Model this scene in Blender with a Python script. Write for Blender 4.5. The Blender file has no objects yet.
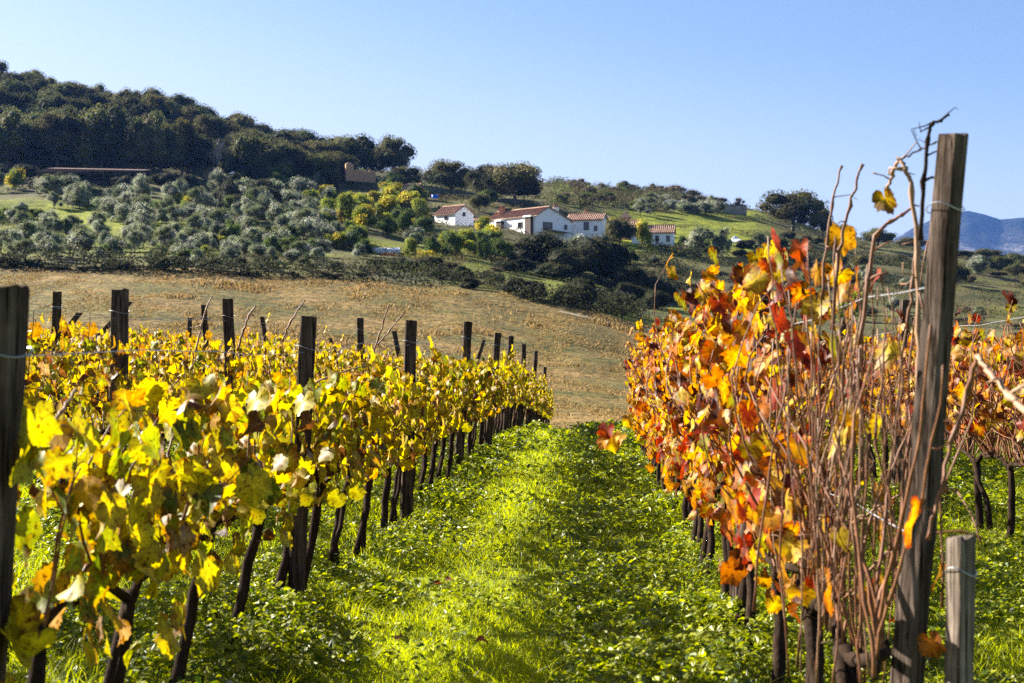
import bpy, math, numpy as np
from mathutils import Vector, noise as mnoise
R = math.radians
S = bpy.context.scene
C = S.collection
F = 1422.0                                   # focal length in pixels of a 1024 wide frame (50 mm on 36 mm)

# ------------------------------------------------------------------ camera
cd = bpy.data.cameras.new('camera'); cam = bpy.data.objects.new('camera', cd); C.objects.link(cam)
cam.location = (0, 0, 0); cam.rotation_euler = (R(90), 0, 0)
cd.lens = 50; cd.sensor_width = 36; cd.clip_start = .05; cd.clip_end = 30000
cd.dof.use_dof = True; cd.dof.focus_distance = 12; cd.dof.aperture_fstop = 6.3
S.camera = cam
S.render.resolution_x, S.render.resolution_y = 1024, 683
# ------------------------------------------------------------------ light
SUN_AZ, SUN_EL = -61.0, 27.0                 # degrees clockwise from +Y, elevation
w = bpy.data.worlds.new('World'); S.world = w; w.use_nodes = True
nt = w.node_tree; bg = nt.nodes['Background']
sky = nt.nodes.new('ShaderNodeTexSky'); sky.sky_type = 'NISHITA'; sky.sun_disc = False
sky.sun_elevation = R(SUN_EL); sky.sun_rotation = R(SUN_AZ)
sky.altitude = 600; sky.air_density = 1.0; sky.dust_density = 1.6; sky.ozone_density = 4.2
tint = nt.nodes.new('ShaderNodeMix'); tint.data_type = 'RGBA'; tint.blend_type = 'MULTIPLY'; tint.inputs[0].default_value = 1
tint.inputs[7].default_value = (1.04, .955, .97, 1); nt.links.new(sky.outputs[0], tint.inputs[6])
# the pale band of moist air low in the sky, by height above the horizon
tc = nt.nodes.new('ShaderNodeTexCoord'); sx = nt.nodes.new('ShaderNodeSeparateXYZ'); nt.links.new(tc.outputs['Generated'], sx.inputs[0])
ax = nt.nodes.new('ShaderNodeMath'); ax.operation = 'MULTIPLY_ADD'; ax.inputs[1].default_value = .16; nt.links.new(sx.outputs[0], ax.inputs[0]); nt.links.new(sx.outputs[2], ax.inputs[2])
mr = nt.nodes.new('ShaderNodeMapRange'); mr.interpolation_type = 'SMOOTHSTEP'; nt.links.new(ax.outputs[0], mr.inputs[0])
for k_, v_ in ((1, .24), (2, .04), (3, 0.), (4, .8)): mr.inputs[k_].default_value = v_
pale = nt.nodes.new('ShaderNodeMix'); pale.data_type = 'RGBA'; pale.inputs[7].default_value = (4.7, 4.85, 5.2, 1)
nt.links.new(mr.outputs[0], pale.inputs[0]); nt.links.new(tint.outputs[2], pale.inputs[6])
nt.links.new(pale.outputs[2], bg.inputs[0]); bg.inputs[1].default_value = .042
sd = bpy.data.lights.new('sun', 'SUN'); sun = bpy.data.objects.new('sun', sd); C.objects.link(sun)
sd.energy = 5.0; sd.angle = R(.53); sd.color = (1, .93, .82)
sv = Vector((math.sin(R(SUN_AZ))*math.cos(R(SUN_EL)), math.cos(R(SUN_AZ))*math.cos(R(SUN_EL)), math.sin(R(SUN_EL))))
sun.rotation_euler = (-sv).to_track_quat('-Z', 'Y').to_euler()
S.view_settings.view_transform = 'Standard'; S.view_settings.look = 'None'
S.view_settings.exposure = 2.22; S.view_settings.gamma = 1; S.view_settings.use_curve_mapping = False
S.cycles.max_bounces = 6; S.cycles.diffuse_bounces = 3; S.cycles.glossy_bounces = 2
S.cycles.transmission_bounces = 4; S.cycles.volume_bounces = 0; S.cycles.transparent_max_bounces = 4
S.cycles.caustics_reflective = False; S.cycles.caustics_refractive = False
S.cycles.use_denoising = False; S.cycles.use_adaptive_sampling = False; S.cycles.sample_clamp_indirect = 4

# ------------------------------------------------------------------ noise and terrain
def _h(ix, iy, s):
    n = (ix.astype(np.int64)*374761393 + iy.astype(np.int64)*668265263 + s*1442695041) & 0x7fffffff
    n = ((n ^ (n >> 13)) * 1274126177) & 0x7fffffff
    return ((n ^ (n >> 16)) & 0xffff) / 65535.0
def vnoise(x, y, s=0):
    x = np.asarray(x, float); y = np.asarray(y, float)
    ix, iy = np.floor(x), np.floor(y); fx, fy = x-ix, y-iy
    fx = fx*fx*(3-2*fx); fy = fy*fy*(3-2*fy)
    a = _h(ix, iy, s); b = _h(ix+1, iy, s); c = _h(ix, iy+1, s); d = _h(ix+1, iy+1, s)
    return (a*(1-fx)+b*fx)*(1-fy) + (c*(1-fx)+d*fx)*fy
def fbm(x, y, s=0, o=4):
    v = 0; a = .5
    for k in range(o):
        v = v + a*vnoise(x*2**k, y*2**k, s+k*7); a *= .5
    return v/(1-.5**o)
def sstep(a, b, x):
    t = np.clip((np.asarray(x, float)-a)/(b-a), 0, 1); return t*t*(3-2*t)

COLS = np.array([-150, 0, 150, 300, 450, 560, 650, 750, 850, 1024, 1200], float)
DEP = np.array([80, 110, 150, 200, 260, 300, 350, 420, 480], float)
TAB = np.array([
 [380, 385, 390, 395, 400, 405, 410, 412, 412, 412, 412],
 [325, 330, 335, 345, 355, 365, 375, 380, 380, 385, 385],
 [264, 268, 271, 276, 288, 303, 327, 338, 342, 342, 342],
 [238, 242, 246, 252, 262, 283, 305, 310, 316, 325, 325],
 [206, 212, 218, 225, 240, 258, 268, 272, 290, 305, 310],
 [186, 192, 199, 212, 226, 236, 243, 250, 270, 292, 300],
 [156, 163, 174, 190, 206, 213, 222, 231, 256, 280, 290],
 [106, 112, 134, 168, 188, 188, 200, 216, 243, 268, 280],
 [ 84, 92, 122, 160, 184, 184, 194, 212, 240, 263, 275]], float)
ZT = (341.5-TAB)/F*DEP[:, None]
ZT = np.vstack([np.full((1, len(COLS)), -3.75), ZT, ZT[-1:]*.93, ZT[-1:]*.5, np.full((1, len(COLS)), -12.), np.full((1, len(COLS)), -40.)])
DP = np.concatenate([[55.], DEP, [560., 900., 1800., 9000.]])
def H(x, y):
    x = np.asarray(x, float); y = np.asarray(y, float)
    lat = x-.0534*y
    v = -1.18-.0151*y + .075*np.clip(-(lat+1.3), 0, 18)
    q = np.clip(y-22, 0, 1e9); v = v - .055*(np.sqrt(q*q+9)-3)
    v = v + (fbm(x*.9, y*.9, 3, 3)-.5)*.07*sstep(70, 40, y)
    ys = np.maximum(y, 20.)
    px = np.clip(512+F*x/ys, COLS[0], COLS[-1])
    ci = np.clip(np.searchsorted(COLS, px)-1, 0, len(COLS)-2); cf = (px-COLS[ci])/(COLS[ci+1]-COLS[ci]); cf = cf*cf*(3-2*cf)*.5+cf*.5
    di = np.clip(np.searchsorted(DP, ys)-1, 0, len(DP)-2); df = np.clip((ys-DP[di])/(DP[di+1]-DP[di]), 0, 1)
    z = (ZT[di, ci]*(1-cf)+ZT[di, ci+1]*cf)*(1-df) + (ZT[di+1, ci]*(1-cf)+ZT[di+1, ci+1]*cf)*df
    z = z + (fbm(x*.035, y*.035, 11, 3)-.5)*4.0*sstep(140, 260, y) + (fbm(x*.09, y*.09, 21, 3)-.5)*1.0*sstep(60, 110, y)
    t = sstep(46, 64, y)
    return v*(1-t)+z*t
def Hs(x, y): return float(H(np.array([x]), np.array([y]))[0])
def hit(px, py, lo=60., hi=520.):
    """where the sight line through a pixel of the photograph first meets the ground"""
    d = np.arange(lo, hi, 1.0); x = (px-512)/F*d
    yy = 341.5-F*H(x, d)/d
    k = np.nonzero(yy <= py)[0]
    dd = d[k[0]] if len(k) else d[int(np.argmin(yy))]
    return (px-512)/F*dd, dd

# ------------------------------------------------------------------ node helpers
def mat(name):
    m = bpy.data.materials.new(name); m.use_nodes = True
    n = m.node_tree; b = n.nodes['Principled BSDF']; return m, n, b
def nd(n, t, **k):
    o = n.nodes.new(t)
    for a, v in k.items():
        if a.startswith('i_'): o.inputs[int(a[2:]) if a[2:].isdigit() else a[2:]].default_value = v
        else: setattr(o, a, v)
    return o
def noise(n, scale, detail=4, rough=.6, vec=None, dist=0):
    o = nd(n, 'ShaderNodeTexNoise'); o.inputs['Scale'].default_value = scale; o.inputs['Detail'].default_value = detail
    o.inputs['Roughness'].default_value = rough; o.inputs['Distortion'].default_value = dist
    if vec is not None: n.links.new(vec, o.inputs['Vector'])
    return o.outputs[0]
def ramp(n, fac, stops):
    o = nd(n, 'ShaderNodeValToRGB'); e = o.color_ramp.elements
    while len(e) < len(stops): e.new(.5)
    for k, (p, c) in enumerate(stops):
        e[k].position = p; e[k].color = (*c, 1) if len(c) == 3 else c
    n.links.new(fac, o.inputs[0]); return o.outputs[0]
def mix(n, fac, a, b, mode='MIX'):
    o = nd(n, 'ShaderNodeMix', data_type='RGBA', blend_type=mode)
    for s, v in ((0, fac), (6, a), (7, b)):
        if isinstance(v, bpy.types.NodeSocket): n.links.new(v, o.inputs[s])
        elif s == 0: o.inputs[0].default_value = v
        else: o.inputs[s].default_value = (*v, 1)
    return o.outputs[2]
def coords(n, kind='Object', scale=None):
    t = nd(n, 'ShaderNodeTexCoord').outputs[kind]
    if scale is None: return t
    m = nd(n, 'ShaderNodeMapping'); m.inputs['Scale'].default_value = scale; n.links.new(t, m.inputs[0]); return m.outputs[0]
def bump(n, b, h, strength, dist):
    o = nd(n, 'ShaderNodeBump'); o.inputs['Strength'].default_value = strength; o.inputs['Distance'].default_value = dist
    n.links.new(h, o.inputs['Height']); n.links.new(o.outputs[0], b.inputs['Normal'])

def leaf_mat(name, trans=.45, rough=.45, spec=.3, mottle=0, tint=(1, 1, 1), tsat=1.0):
    m, n, b = mat(name)
    a = nd(n, 'ShaderNodeAttribute', attribute_name='col').outputs['Color']
    a = mix(n, 1., a, tint, 'MULTIPLY')
    if mottle:
        f = noise(n, mottle, 3, .6, coords(n))
        a = mix(n, 1., a, ramp(n, f, [(.3, (.62, .55, .5)), (.6, (1.15, 1.15, 1.15))]), 'MULTIPLY')
        a = mix(n, 1., a, ramp(n, noise(n, mottle*3.2, 2, .5, coords(n)), [(.34, (.30, .16, .10)), (.42, (1, 1, 1))]), 'MULTIPLY')
    n.links.new(a, b.inputs['Base Color']); b.inputs['Roughness'].default_value = rough
    b.inputs['Specular IOR Level'].default_value = spec
    t = nd(n, 'ShaderNodeBsdfTranslucent')
    hs = nd(n, 'ShaderNodeHueSaturation'); hs.inputs['Saturation'].default_value = tsat; hs.inputs['Value'].default_value = 1.25
    n.links.new(a, hs.inputs['Color']); n.links.new(hs.outputs[0], t.inputs[0])
    mx = nd(n, 'ShaderNodeMixShader'); mx.inputs[0].default_value = trans
    n.links.new(b.outputs[0], mx.inputs[1]); n.links.new(t.outputs[0], mx.inputs[2])
    n.links.new(mx.outputs[0], n.nodes['Material Output'].inputs[0]); return m
def plain(name, col, rough=.7, sc=None, var=.35, bs=0, spec=.3, metal=0, stretch=None):
    m, n, b = mat(name); b.inputs['Roughness'].default_value = rough; b.inputs['Specular IOR Level'].default_value = spec
    b.inputs['Metallic'].default_value = metal
    if sc:
        v = coords(n, 'Object', stretch) if stretch else coords(n)
        f = noise(n, sc, 6, .65, v)
        lo = tuple(c*(1-var) for c in col); hi = tuple(min(1, c*(1+var)) for c in col)
        n.links.new(ramp(n, f, [(.3, lo), (.7, hi)]), b.inputs['Base Color'])
        if bs: bump(n, b, f, .8, bs)
    else: b.inputs['Base Color'].default_value = (*col, 1)
    return m

M = {}
M['leaf'] = leaf_mat('vine_leaf', .45, .5, .18, 28, tsat=1.15)
M['weed'] = leaf_mat('weed_leaf', .45, .45, .35, tsat=1.1)
M['blade'] = leaf_mat('grass_blade', .6, .45, .3, tsat=1.1)
M['straw'] = leaf_mat('straw', .3, .7, .15)
M['crown'] = leaf_mat('tree_leaves', .36, .7, .06)
M['bark'] = plain('vine_bark', (.028, .018, .012), .95, 30, .6, .012, .04, stretch=(1, 1, .25))
M['cane'] = plain('vine_cane', (.155, .06, .024), .6, 40, .45, 0, .3)
M['cane_pale'] = plain('pale_cane', (.27, .155, .085), .6, 40, .3, 0, .3)
def wood_mat(name, lo, mid, hi):
    m, n, b = mat(name); b.inputs['Roughness'].default_value = .95; b.inputs['Specular IOR Level'].default_value = .04
    g = noise(n, 18, 5, .7, coords(n, 'Object', (2.2, 2.2, .10))); f = noise(n, 60, 3, .6, coords(n, 'Object', (2, 2, .045))); k = noise(n, 7, 4, .6, coords(n))
    c = ramp(n, g, [(.32, lo), (.5, mid), (.68, hi)])
    c = mix(n, 1., c, ramp(n, f, [(.38, (.18, .16, .14)), (.47, (1, 1, 1))]), 'MULTIPLY')
    c = mix(n, 1., c, ramp(n, k, [(.35, (.55, .52, .5)), (.62, (1.15, 1.12, 1.1))]), 'MULTIPLY')
    n.links.new(c, b.inputs['Base Color']); bump(n, b, f, 1, .004); return m
M['wood'] = plain('weathered_wood', (.16, .12, .088), .95, 22, .8, .012, .04, stretch=(2.2, 2.2, .12))
M['wood_dark'] = plain('dark_weathered_wood', (.055, .04, .03), .95, 22, .75, .012, .03, stretch=(2.2, 2.2, .12))
M['wood'] = wood_mat('weathered_wood', (.035, .026, .021), (.09, .068, .054), (.18, .14, .115)); M['wood_dark'] = wood_mat('dark_weathered_wood', (.028, .02, .015), (.07, .052, .04), (.14, .11, .085))
M['stump'] = wood_mat('pale_weathered_wood', (.08, .065, .052), (.19, .155, .125), (.30, .26, .215))
M['wire'] = plain('galvanised_wire', (.42, .43, .45), .45, 8, .25, 0, .5, .6)
M['trunk'] = plain('tree_bark', (.10, .08, .06), .95, 1.2, .4)
M['white'] = plain('whitewash', (.9, .9, .89), .85, .5, .06)
M['dark'] = plain('dark_timber', (.06, .035, .025), .8, 2, .4)
M['pane'] = plain('window_glass', (.015, .018, .022), .15, None, spec=.6)
M['brick'] = plain('brick_chimney', (.38, .2, .13), .9, 6, .3)
M['stone'] = plain('ruin_stone', (.50, .28, .15), .95, 2.5, .4, .1)
M['rock'] = plain('grey_rock', (.30, .26, .22), .95, .5, .45, .5)
M['rust'] = plain('rusty_sheet', (.16, .09, .065), .8, 1.5, .4)
M['shade'] = plain('shed_board', (.035, .03, .028), .9, 1., .3)
M['canvas'] = plain('white_canvas', (.85, .85, .85), .8, 1, .03)
M['blue'] = plain('blue_tarp', (.02, .12, .62), .5, 3, .2)
M['dirt'] = plain('track_dirt', (.27, .21, .13), .95, 1.5, .2)
def tile_mat():
    m, n, b = mat('clay_tiles'); b.inputs['Roughness'].default_value = .85
    f = noise(n, .9, 5, .7, coords(n)); g = noise(n, 7, 2, .5, coords(n))
    c = ramp(n, f, [(.3, (.24, .13, .08)), (.5, (.40, .24, .15)), (.72, (.46, .32, .22))])
    c = mix(n, 1., c, ramp(n, g, [(.35, (.65, .6, .6)), (.65, (1.1, 1.1, 1.1))]), 'MULTIPLY')
    n.links.new(c, b.inputs['Base Color'])
    return m
M['tile'] = tile_mat()

# ------------------------------------------------------------------ mesh builders
class MB:
    def __init__(s): s.V = []; s.Fc = []; s.Cl = []; s.n = 0
    def add(s, V, faces, col=(1, 1, 1)):
        V = np.asarray(V, np.float32).reshape(-1, 3)
        for f in (faces if isinstance(faces, list) and len(faces) and isinstance(faces[0], np.ndarray) else [np.asarray(faces)]):
            s.Fc.append(np.asarray(f, np.int64)+s.n)
        c = np.asarray(col, np.float32)
        s.Cl.append(np.broadcast_to(c, (len(V), 3)) if c.ndim == 1 else c)
        s.V.append(V); s.n += len(V)
    def mesh(s, name, m, smooth=False):
        me = bpy.data.meshes.new(name)
        V = np.concatenate(s.V); me.vertices.add(len(V)); me.vertices.foreach_set('co', V.ravel())
        lp = np.concatenate([f.ravel() for f in s.Fc]).astype(np.int32)
        ln = np.concatenate([np.full(len(f), f.shape[1]) for f in s.Fc])
        me.loops.add(len(lp)); me.loops.foreach_set('vertex_index', lp)
        me.polygons.add(len(ln)); me.polygons.foreach_set('loop_start', np.concatenate([[0], np.cumsum(ln)[:-1]]).astype(np.int32))
        me.polygons.foreach_set('use_smooth', np.full(len(ln), smooth))
        a = me.color_attributes.new('col', 'FLOAT_COLOR', 'POINT')
        cc = np.ones((len(V), 4), np.float32); cc[:, :3] = np.concatenate(s.Cl); a.data.foreach_set('color', cc.ravel())
        me.materials.append(m); me.update(calc_edges=True); return me
    def build(s, name, m, parent=None, smooth=False):
        return ob(name, s.mesh(name, m, smooth), parent)
def ob(name, data, parent=None, loc=None, rz=0.):
    o = bpy.data.objects.new(name, data); C.objects.link(o)
    if parent: o.parent = parent
    if loc is not None: o.location = loc
    o.rotation_euler = (0, 0, rz); return o
def tag(o, label=None, cat=None, group=None, kind=None):
    if label: o['label'] = label
    if cat: o['category'] = cat
    if group: o['group'] = group
    if kind: o['kind'] = kind
    return o
def thing(name, label, cat, loc, rz=0., group=None):
    return tag(ob(name, None, None, loc, rz), label, cat, group)
def tube(mb, P, rad, n=6, col=(1, 1, 1), cap=True):
    P = np.asarray(P, float); k = len(P); rad = np.broadcast_to(np.asarray(rad, float), (k,))
    T = np.gradient(P, axis=0); T /= np.linalg.norm(T, axis=1)[:, None]+1e-9
    up = np.array([0, 0, 1.]) if abs(T[0, 2]) < .8 else np.array([1., 0, 0])
    A = np.cross(T, up); A /= np.linalg.norm(A, axis=1)[:, None]+1e-9; B = np.cross(T, A)
    t = np.linspace(0, 2*np.pi, n, endpoint=False)
    V = P[:, None]+rad[:, None, None]*(np.cos(t)[None, :, None]*A[:, None]+np.sin(t)[None, :, None]*B[:, None])
    i = np.arange(k-1)[:, None]*n; j = np.arange(n)[None]; j2 = (j+1) % n
    q = np.stack([i+j, i+j2, i+n+j2, i+n+j], -1).reshape(-1, 4)
    fs = [q]
    if cap: fs += [np.arange(n)[None, ::-1], (np.arange(n)+(k-1)*n)[None]]
    mb.add(V.reshape(-1, 3), fs, col)
BOXF = np.array([[0, 3, 2, 1], [4, 5, 6, 7], [0, 1, 5, 4], [1, 2, 6, 5], [2, 3, 7, 6], [3, 0, 4, 7]])
def box(mb, a, b, fr=None):
    (x0, y0, z0), (x1, y1, z1) = a, b
    V = np.array([[x0, y0, z0], [x1, y0, z0], [x1, y1, z0], [x0, y1, z0], [x0, y0, z1], [x1, y0, z1], [x1, y1, z1], [x0, y1, z1]], float)
    if fr is not None: V = V @ fr
    mb.add(V, BOXF)
def prism(mb, poly, d, fr=None):
    """poly: (n,3) outline, d: extrusion vector"""
    P = np.asarray(poly, float); n = len(P); V = np.vstack([P, P+np.asarray(d, float)])
    j = np.arange(n); j2 = (j+1) % n
    mb.add(V, [np.stack([j, j2, j2+n, j+n], -1), j[None, ::-1], (j+n)[None]])

# ------------------------------------------------------------------ ground
def ground():
    az = np.concatenate([np.arange(-180, -30, 6.), np.arange(-30, 30, .11), np.arange(30, 180, 6.)])
    r = np.concatenate([[0.3, .8, 1.4], np.arange(2, 12, .14), np.geomspace(12, 60, 90)[:-1], np.geomspace(60, 600, 230)[:-1], np.geomspace(600, 9000, 22)])
    A, Rr = np.meshgrid(R(1)*az, r); X = Rr*np.sin(A); Y = Rr*np.cos(A); Z = H(X, Y)
    na, nr = len(az), len(r)
    i = np.arange(nr-1)[:, None]*na; j = np.arange(na)[None]; j2 = (j+1) % na
    f = np.stack([i+j, i+j2, i+na+j2, i+na+j], -1).reshape(-1, 4)
    mb = MB()
    V = np.stack([X, Y, Z], -1).reshape(-1, 3); x, y = V[:, 0], V[:, 1]
    px = 512+F*x/np.maximum(y, 1); yy = 341.5-F*V[:, 2]/np.maximum(y, 1)
    field = sstep(44, 52, y)*sstep(158, 150, y+(fbm(x*.05, y*.05, 5, 2)-.5)*12+np.clip(px-640, 0, 200)*.18)
    lawn = np.maximum(sstep(-40, 20, px)*sstep(230, 160, px)*sstep(196, 204, yy)*sstep(262, 240, yy),
                      sstep(585, 620, px)*sstep(800, 740, px)*sstep(207, 214, yy)*sstep(262, 246, yy))*(y > 150)
    lawn = np.maximum(lawn, (y > 150)*sstep(820, 760, px)*sstep(.5, .62, fbm(x*.05, y*.05, 31, 3))*.75*sstep(320, 260, y))
    vin = sstep(50, 43, y)
    mb.add(V, f, np.stack([vin, field, lawn], -1))
    mb.add([[0, 0, -1.18]], np.array([[0, 0, 0]])[:0].reshape(0, 3), (1, 0, 0))
    mb.Fc[-1] = np.stack([np.full(na, mb.n-1), (np.arange(na)+1) % na, np.arange(na)], -1)
    m, n, b = mat('ground'); b.inputs['Roughness'].default_value = .95; b.inputs['Specular IOR Level'].default_value = .1
    sep = nd(n, 'ShaderNodeSeparateColor'); n.links.new(nd(n, 'ShaderNodeAttribute', attribute_name='col').outputs['Color'], sep.inputs[0])
    P = nd(n, 'ShaderNodeNewGeometry').outputs['Position']
    def nz(s, d=5, ro=.65, sc=None):
        if sc:
            mp = nd(n, 'ShaderNodeMapping'); mp.inputs['Scale'].default_value = sc; n.links.new(P, mp.inputs[0]); return noise(n, s, d, ro, mp.outputs[0])
        return noise(n, s, d, ro, P)
    soil = ramp(n, nz(9), [(.35, (.08, .09, .02)), (.6, (.15, .20, .02))])
    fld = ramp(n, nz(.22, 7, .7, (.5, 1, 1)), [(.32, (.08, .09, .025)), (.45, (.14, .10, .03)), (.6, (.26, .17, .065)), (.75, (.12, .09, .028))])
    fld = mix(n, ramp(n, nz(.05, 6, .75, (.6, 1.6, 1)), [(.45, (0, 0, 0)), (.6, (.6, .6, .6))]), fld, (.075, .09, .022))
    fld = mix(n, 1., fld, ramp(n, nz(1.6, 5, .7), [(.38, (.30, .33, .28)), (.58, (1.25, 1.2, 1.12))]), 'MULTIPLY')
    lw = ramp(n, nz(.35, 8, .75), [(.34, (.045, .055, .012)), (.5, (.14, .16, .014)), (.64, (.27, .29, .018)), (.78, (.15, .13, .04))])
    hil = ramp(n, nz(.09, 7, .7), [(.35, (.035, .042, .015)), (.5, (.09, .08, .035)), (.65, (.12, .13, .03))])
    c = mix(n, sep.outputs[2], hil, lw); c = mix(n, sep.outputs[1], c, fld); c = mix(n, sep.outputs[0], c, soil)
    n.links.new(c, b.inputs['Base Color']); bump(n, b, nz(1.2, 6, .7), .7, .25)
    o = mb.build('ground', m, smooth=True); tag(o, kind='structure')
ground()

def drape(name, pts, wid, m, lift=.05):
    P = []
    for a, b2 in zip(pts[:-1], pts[1:]):
        for t in np.linspace(0, 1, 24, endpoint=False): P.append(np.array(a)*(1-t)+np.array(b2)*t)
    P = np.array(P); T = np.gradient(P, axis=0); T /= np.linalg.norm(T, axis=1)[:, None]; N = np.stack([-T[:, 1], T[:, 0]], -1)
    V = []
    for k in np.linspace(-1, 1, 5):
        q = P+N*k*wid/2; V.append(np.stack([q[:, 0], q[:, 1], H(q[:, 0], q[:, 1])+lift*(1.6-abs(k))], -1))
    V = np.array(V); m_, k_ = V.shape[:2]
    i = np.arange(m_-1)[:, None]*k_; j = np.arange(k_-1)[None]
    mb = MB(); mb.add(V.reshape(-1, 3), np.stack([i+j, i+j+1, i+k_+j+1, i+k_+j], -1).reshape(-1, 4)); o = mb.build(name, m, smooth=True)
    return tag(o, kind='structure')
drape('dirt_track', [hit(px, py) for px, py in ((560, 312), (585, 318), (612, 323), (640, 328), (700, 338))], 1.1, M['dirt'], .08)

# ------------------------------------------------------------------ mountains
def mountains():
    px = np.linspace(820, 1500, 220); prof = np.interp(px, [820, 860, 885, 900, 915, 932, 950, 968, 985, 1000, 1024, 1060, 1120, 1200, 1500],
                                                       [300, 262, 240, 229, 220, 213, 206, 204, 208, 213, 211, 218, 230, 244, 290])
    d = np.linspace(4600, 7600, 90); t = (d-6200)/1600
    PX, D = np.meshgrid(px, d); X = (PX-512)/F*D; pk = (341.5-prof)/F*6200
    env = np.where(D < 6200, np.clip(1-(6200-D)/1600, 0, 1)**1.2, np.clip(1-(D-6200)/1400, 0, 1))
    nz = fbm(X*.0016, D*.0016, 5, 5); rid = 1-np.abs(2*fbm(X*.0022, D*.0011, 17, 5)-1)
    Z = pk[None]*env*(.72+.28*np.where(np.abs(D-6200) < 60, 1, rid*.5+.5))+(nz-.5)*70*env*np.clip(np.abs(D-6200)/300, 0.15, 1)-25
    n0, n1 = X.shape; i = np.arange(n0-1)[:, None]*n1; j = np.arange(n1-1)[None]
    mb = MB(); mb.add(np.stack([X, D, Z], -1).reshape(-1, 3), np.stack([i+j, i+j+1, i+n1+j+1, i+n1+j], -1).reshape(-1, 4))
    m, n, b = mat('mountain'); b.inputs['Roughness'].default_value = 1; b.inputs['Specular IOR Level'].default_value = 0
    P = nd(n, 'ShaderNodeNewGeometry').outputs['Position']
    n.links.new(ramp(n, noise(n, .004, 8, .7, P), [(.42, (.018, .022, .02)), (.56, (.05, .05, .04)), (.68, (.34, .31, .28))]), b.inputs['Base Color'])
    bump(n, b, noise(n, .006, 8, .7, P), 1, 60)
    tag(mb.build('mountains', m, smooth=True), kind='structure')
mountains()
def haze():
    mb = MB(); box(mb, (-9500, -9300, -60), (9500, 9500, 700))
    m = bpy.data.materials.new('haze'); m.use_nodes = True; n = m.node_tree; n.nodes.clear()
    o = nd(n, 'ShaderNodeOutputMaterial'); v = nd(n, 'ShaderNodeVolumePrincipled'); v.inputs['Color'].default_value = (.13, .30, .80, 1)
    v.inputs['Density'].default_value = .5e-4; v.inputs['Anisotropy'].default_value = .2
    n.links.new(v.outputs[0], o.inputs['Volume']); tag(mb.build('haze', m), kind='stuff')
USE_HAZE = True
if USE_HAZE: haze()

# ------------------------------------------------------------------ trees and shrubs
def ico(sub=2):
    import bmesh
    b = bmesh.new(); bmesh.ops.create_icosphere(b, subdivisions=sub, radius=1)
    V = np.array([v.co for v in b.verts]); Fa = np.array([[v.index for v in f.verts] for f in b.faces]); b.free(); return V, Fa
ICO = ico(2)
def quads(mb, P, N, size, col, rng, aspect=.6):
    n = len(P); r = rng.normal(size=(n, 3)); A = np.cross(N, r); A /= np.linalg.norm(A, axis=1)[:, None]+1e-9; B = np.cross(N, A)
    s = size[:, None]; V = np.stack([P-A*s, P-B*s*aspect, P+A*s, P+B*s*aspect], 1).reshape(-1, 3)
    i = np.arange(n)[:, None]*4; mb.add(V, i+np.arange(4)[None], np.repeat(col, 4, 0))
def crown(rng, base, nb, nl, leaf, zlo, spread=.5, rb=(.15, .25), hues=None, core=.6, flat=.95, jit=.22, asp=.6):
    """unit-height crown: leaf clumps on many small lobes, gaps between them"""
    mb = MB(); base = np.array(base)
    cs = []
    for k in range(nb):
        a = k*2.4+rng.uniform(-.5, .5); rr = spread*(.35+.65*math.sqrt((k+.5)/nb))*rng.uniform(.55, 1)
        z = zlo+(1-zlo)*(.14+.72*rng.random()**.8*math.sqrt(max(.05, 1-.9*(rr/spread)**2)))
        cs.append((rr*math.cos(a), rr*math.sin(a), z, rng.uniform(*rb)))
    cs.append((0, 0, zlo+(1-zlo)*.7, rb[1])); cs.append((.05, -.05, zlo+(1-zlo)*.42, rb[1]*1.15))
    per = nl//len(cs)
    for (x, y, z, r) in cs:
        r = min(r, 1-z+.04) if z+r > 1.03 else r
        tone = rng.uniform(.5, 1.7); c = base*tone
        if hues is not None and rng.random() < .45: c = np.array(hues[rng.integers(len(hues))])*tone
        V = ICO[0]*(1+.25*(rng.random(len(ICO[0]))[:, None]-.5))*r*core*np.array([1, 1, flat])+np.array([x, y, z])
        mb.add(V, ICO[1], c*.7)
        d = rng.normal(size=(per, 3)); d /= np.linalg.norm(d, axis=1)[:, None]
        bumpy = 1+.22*np.sin(d[:, 0]*7+x*30)*np.sin(d[:, 1]*6+y*30)*np.sin(d[:, 2]*7+z*9)
        P = d*(r*(.78+jit*1.3*rng.random(per)+.12*(bumpy-1)*4))[:, None]*np.array([1, 1, flat])+np.array([x, y, z])
        N = d+rng.normal(size=(per, 3))*.7; N /= np.linalg.norm(N, axis=1)[:, None]
        cc = c[None]*rng.uniform(.65, 1.4, (per, 1))*(1+.1*rng.normal(size=(per, 3)))
        quads(mb, P, N, leaf*rng.uniform(.6, 1.35, per), np.clip(cc, .004, 1), rng, asp)
    return mb, cs
def trunkmb(rng, cs, h0, r, limbs=5, crook=.03):
    mb = MB(); top = np.array([rng.uniform(-crook, crook), rng.uniform(-crook, crook), h0])
    tube(mb, [[0, 0, -.12], [crook*.4, 0, h0*.45], top], [r*1.35, r, r*.8], 7)
    for (x, y, z, q) in list(cs)[:limbs]:
        e = np.array([x, y, z]); mid = (top+e)/2+np.array([0, 0, -.04]); tube(mb, [top, mid, e], [r*.6, r*.4, r*.12], 5)
    return mb
KIND = {}
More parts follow.
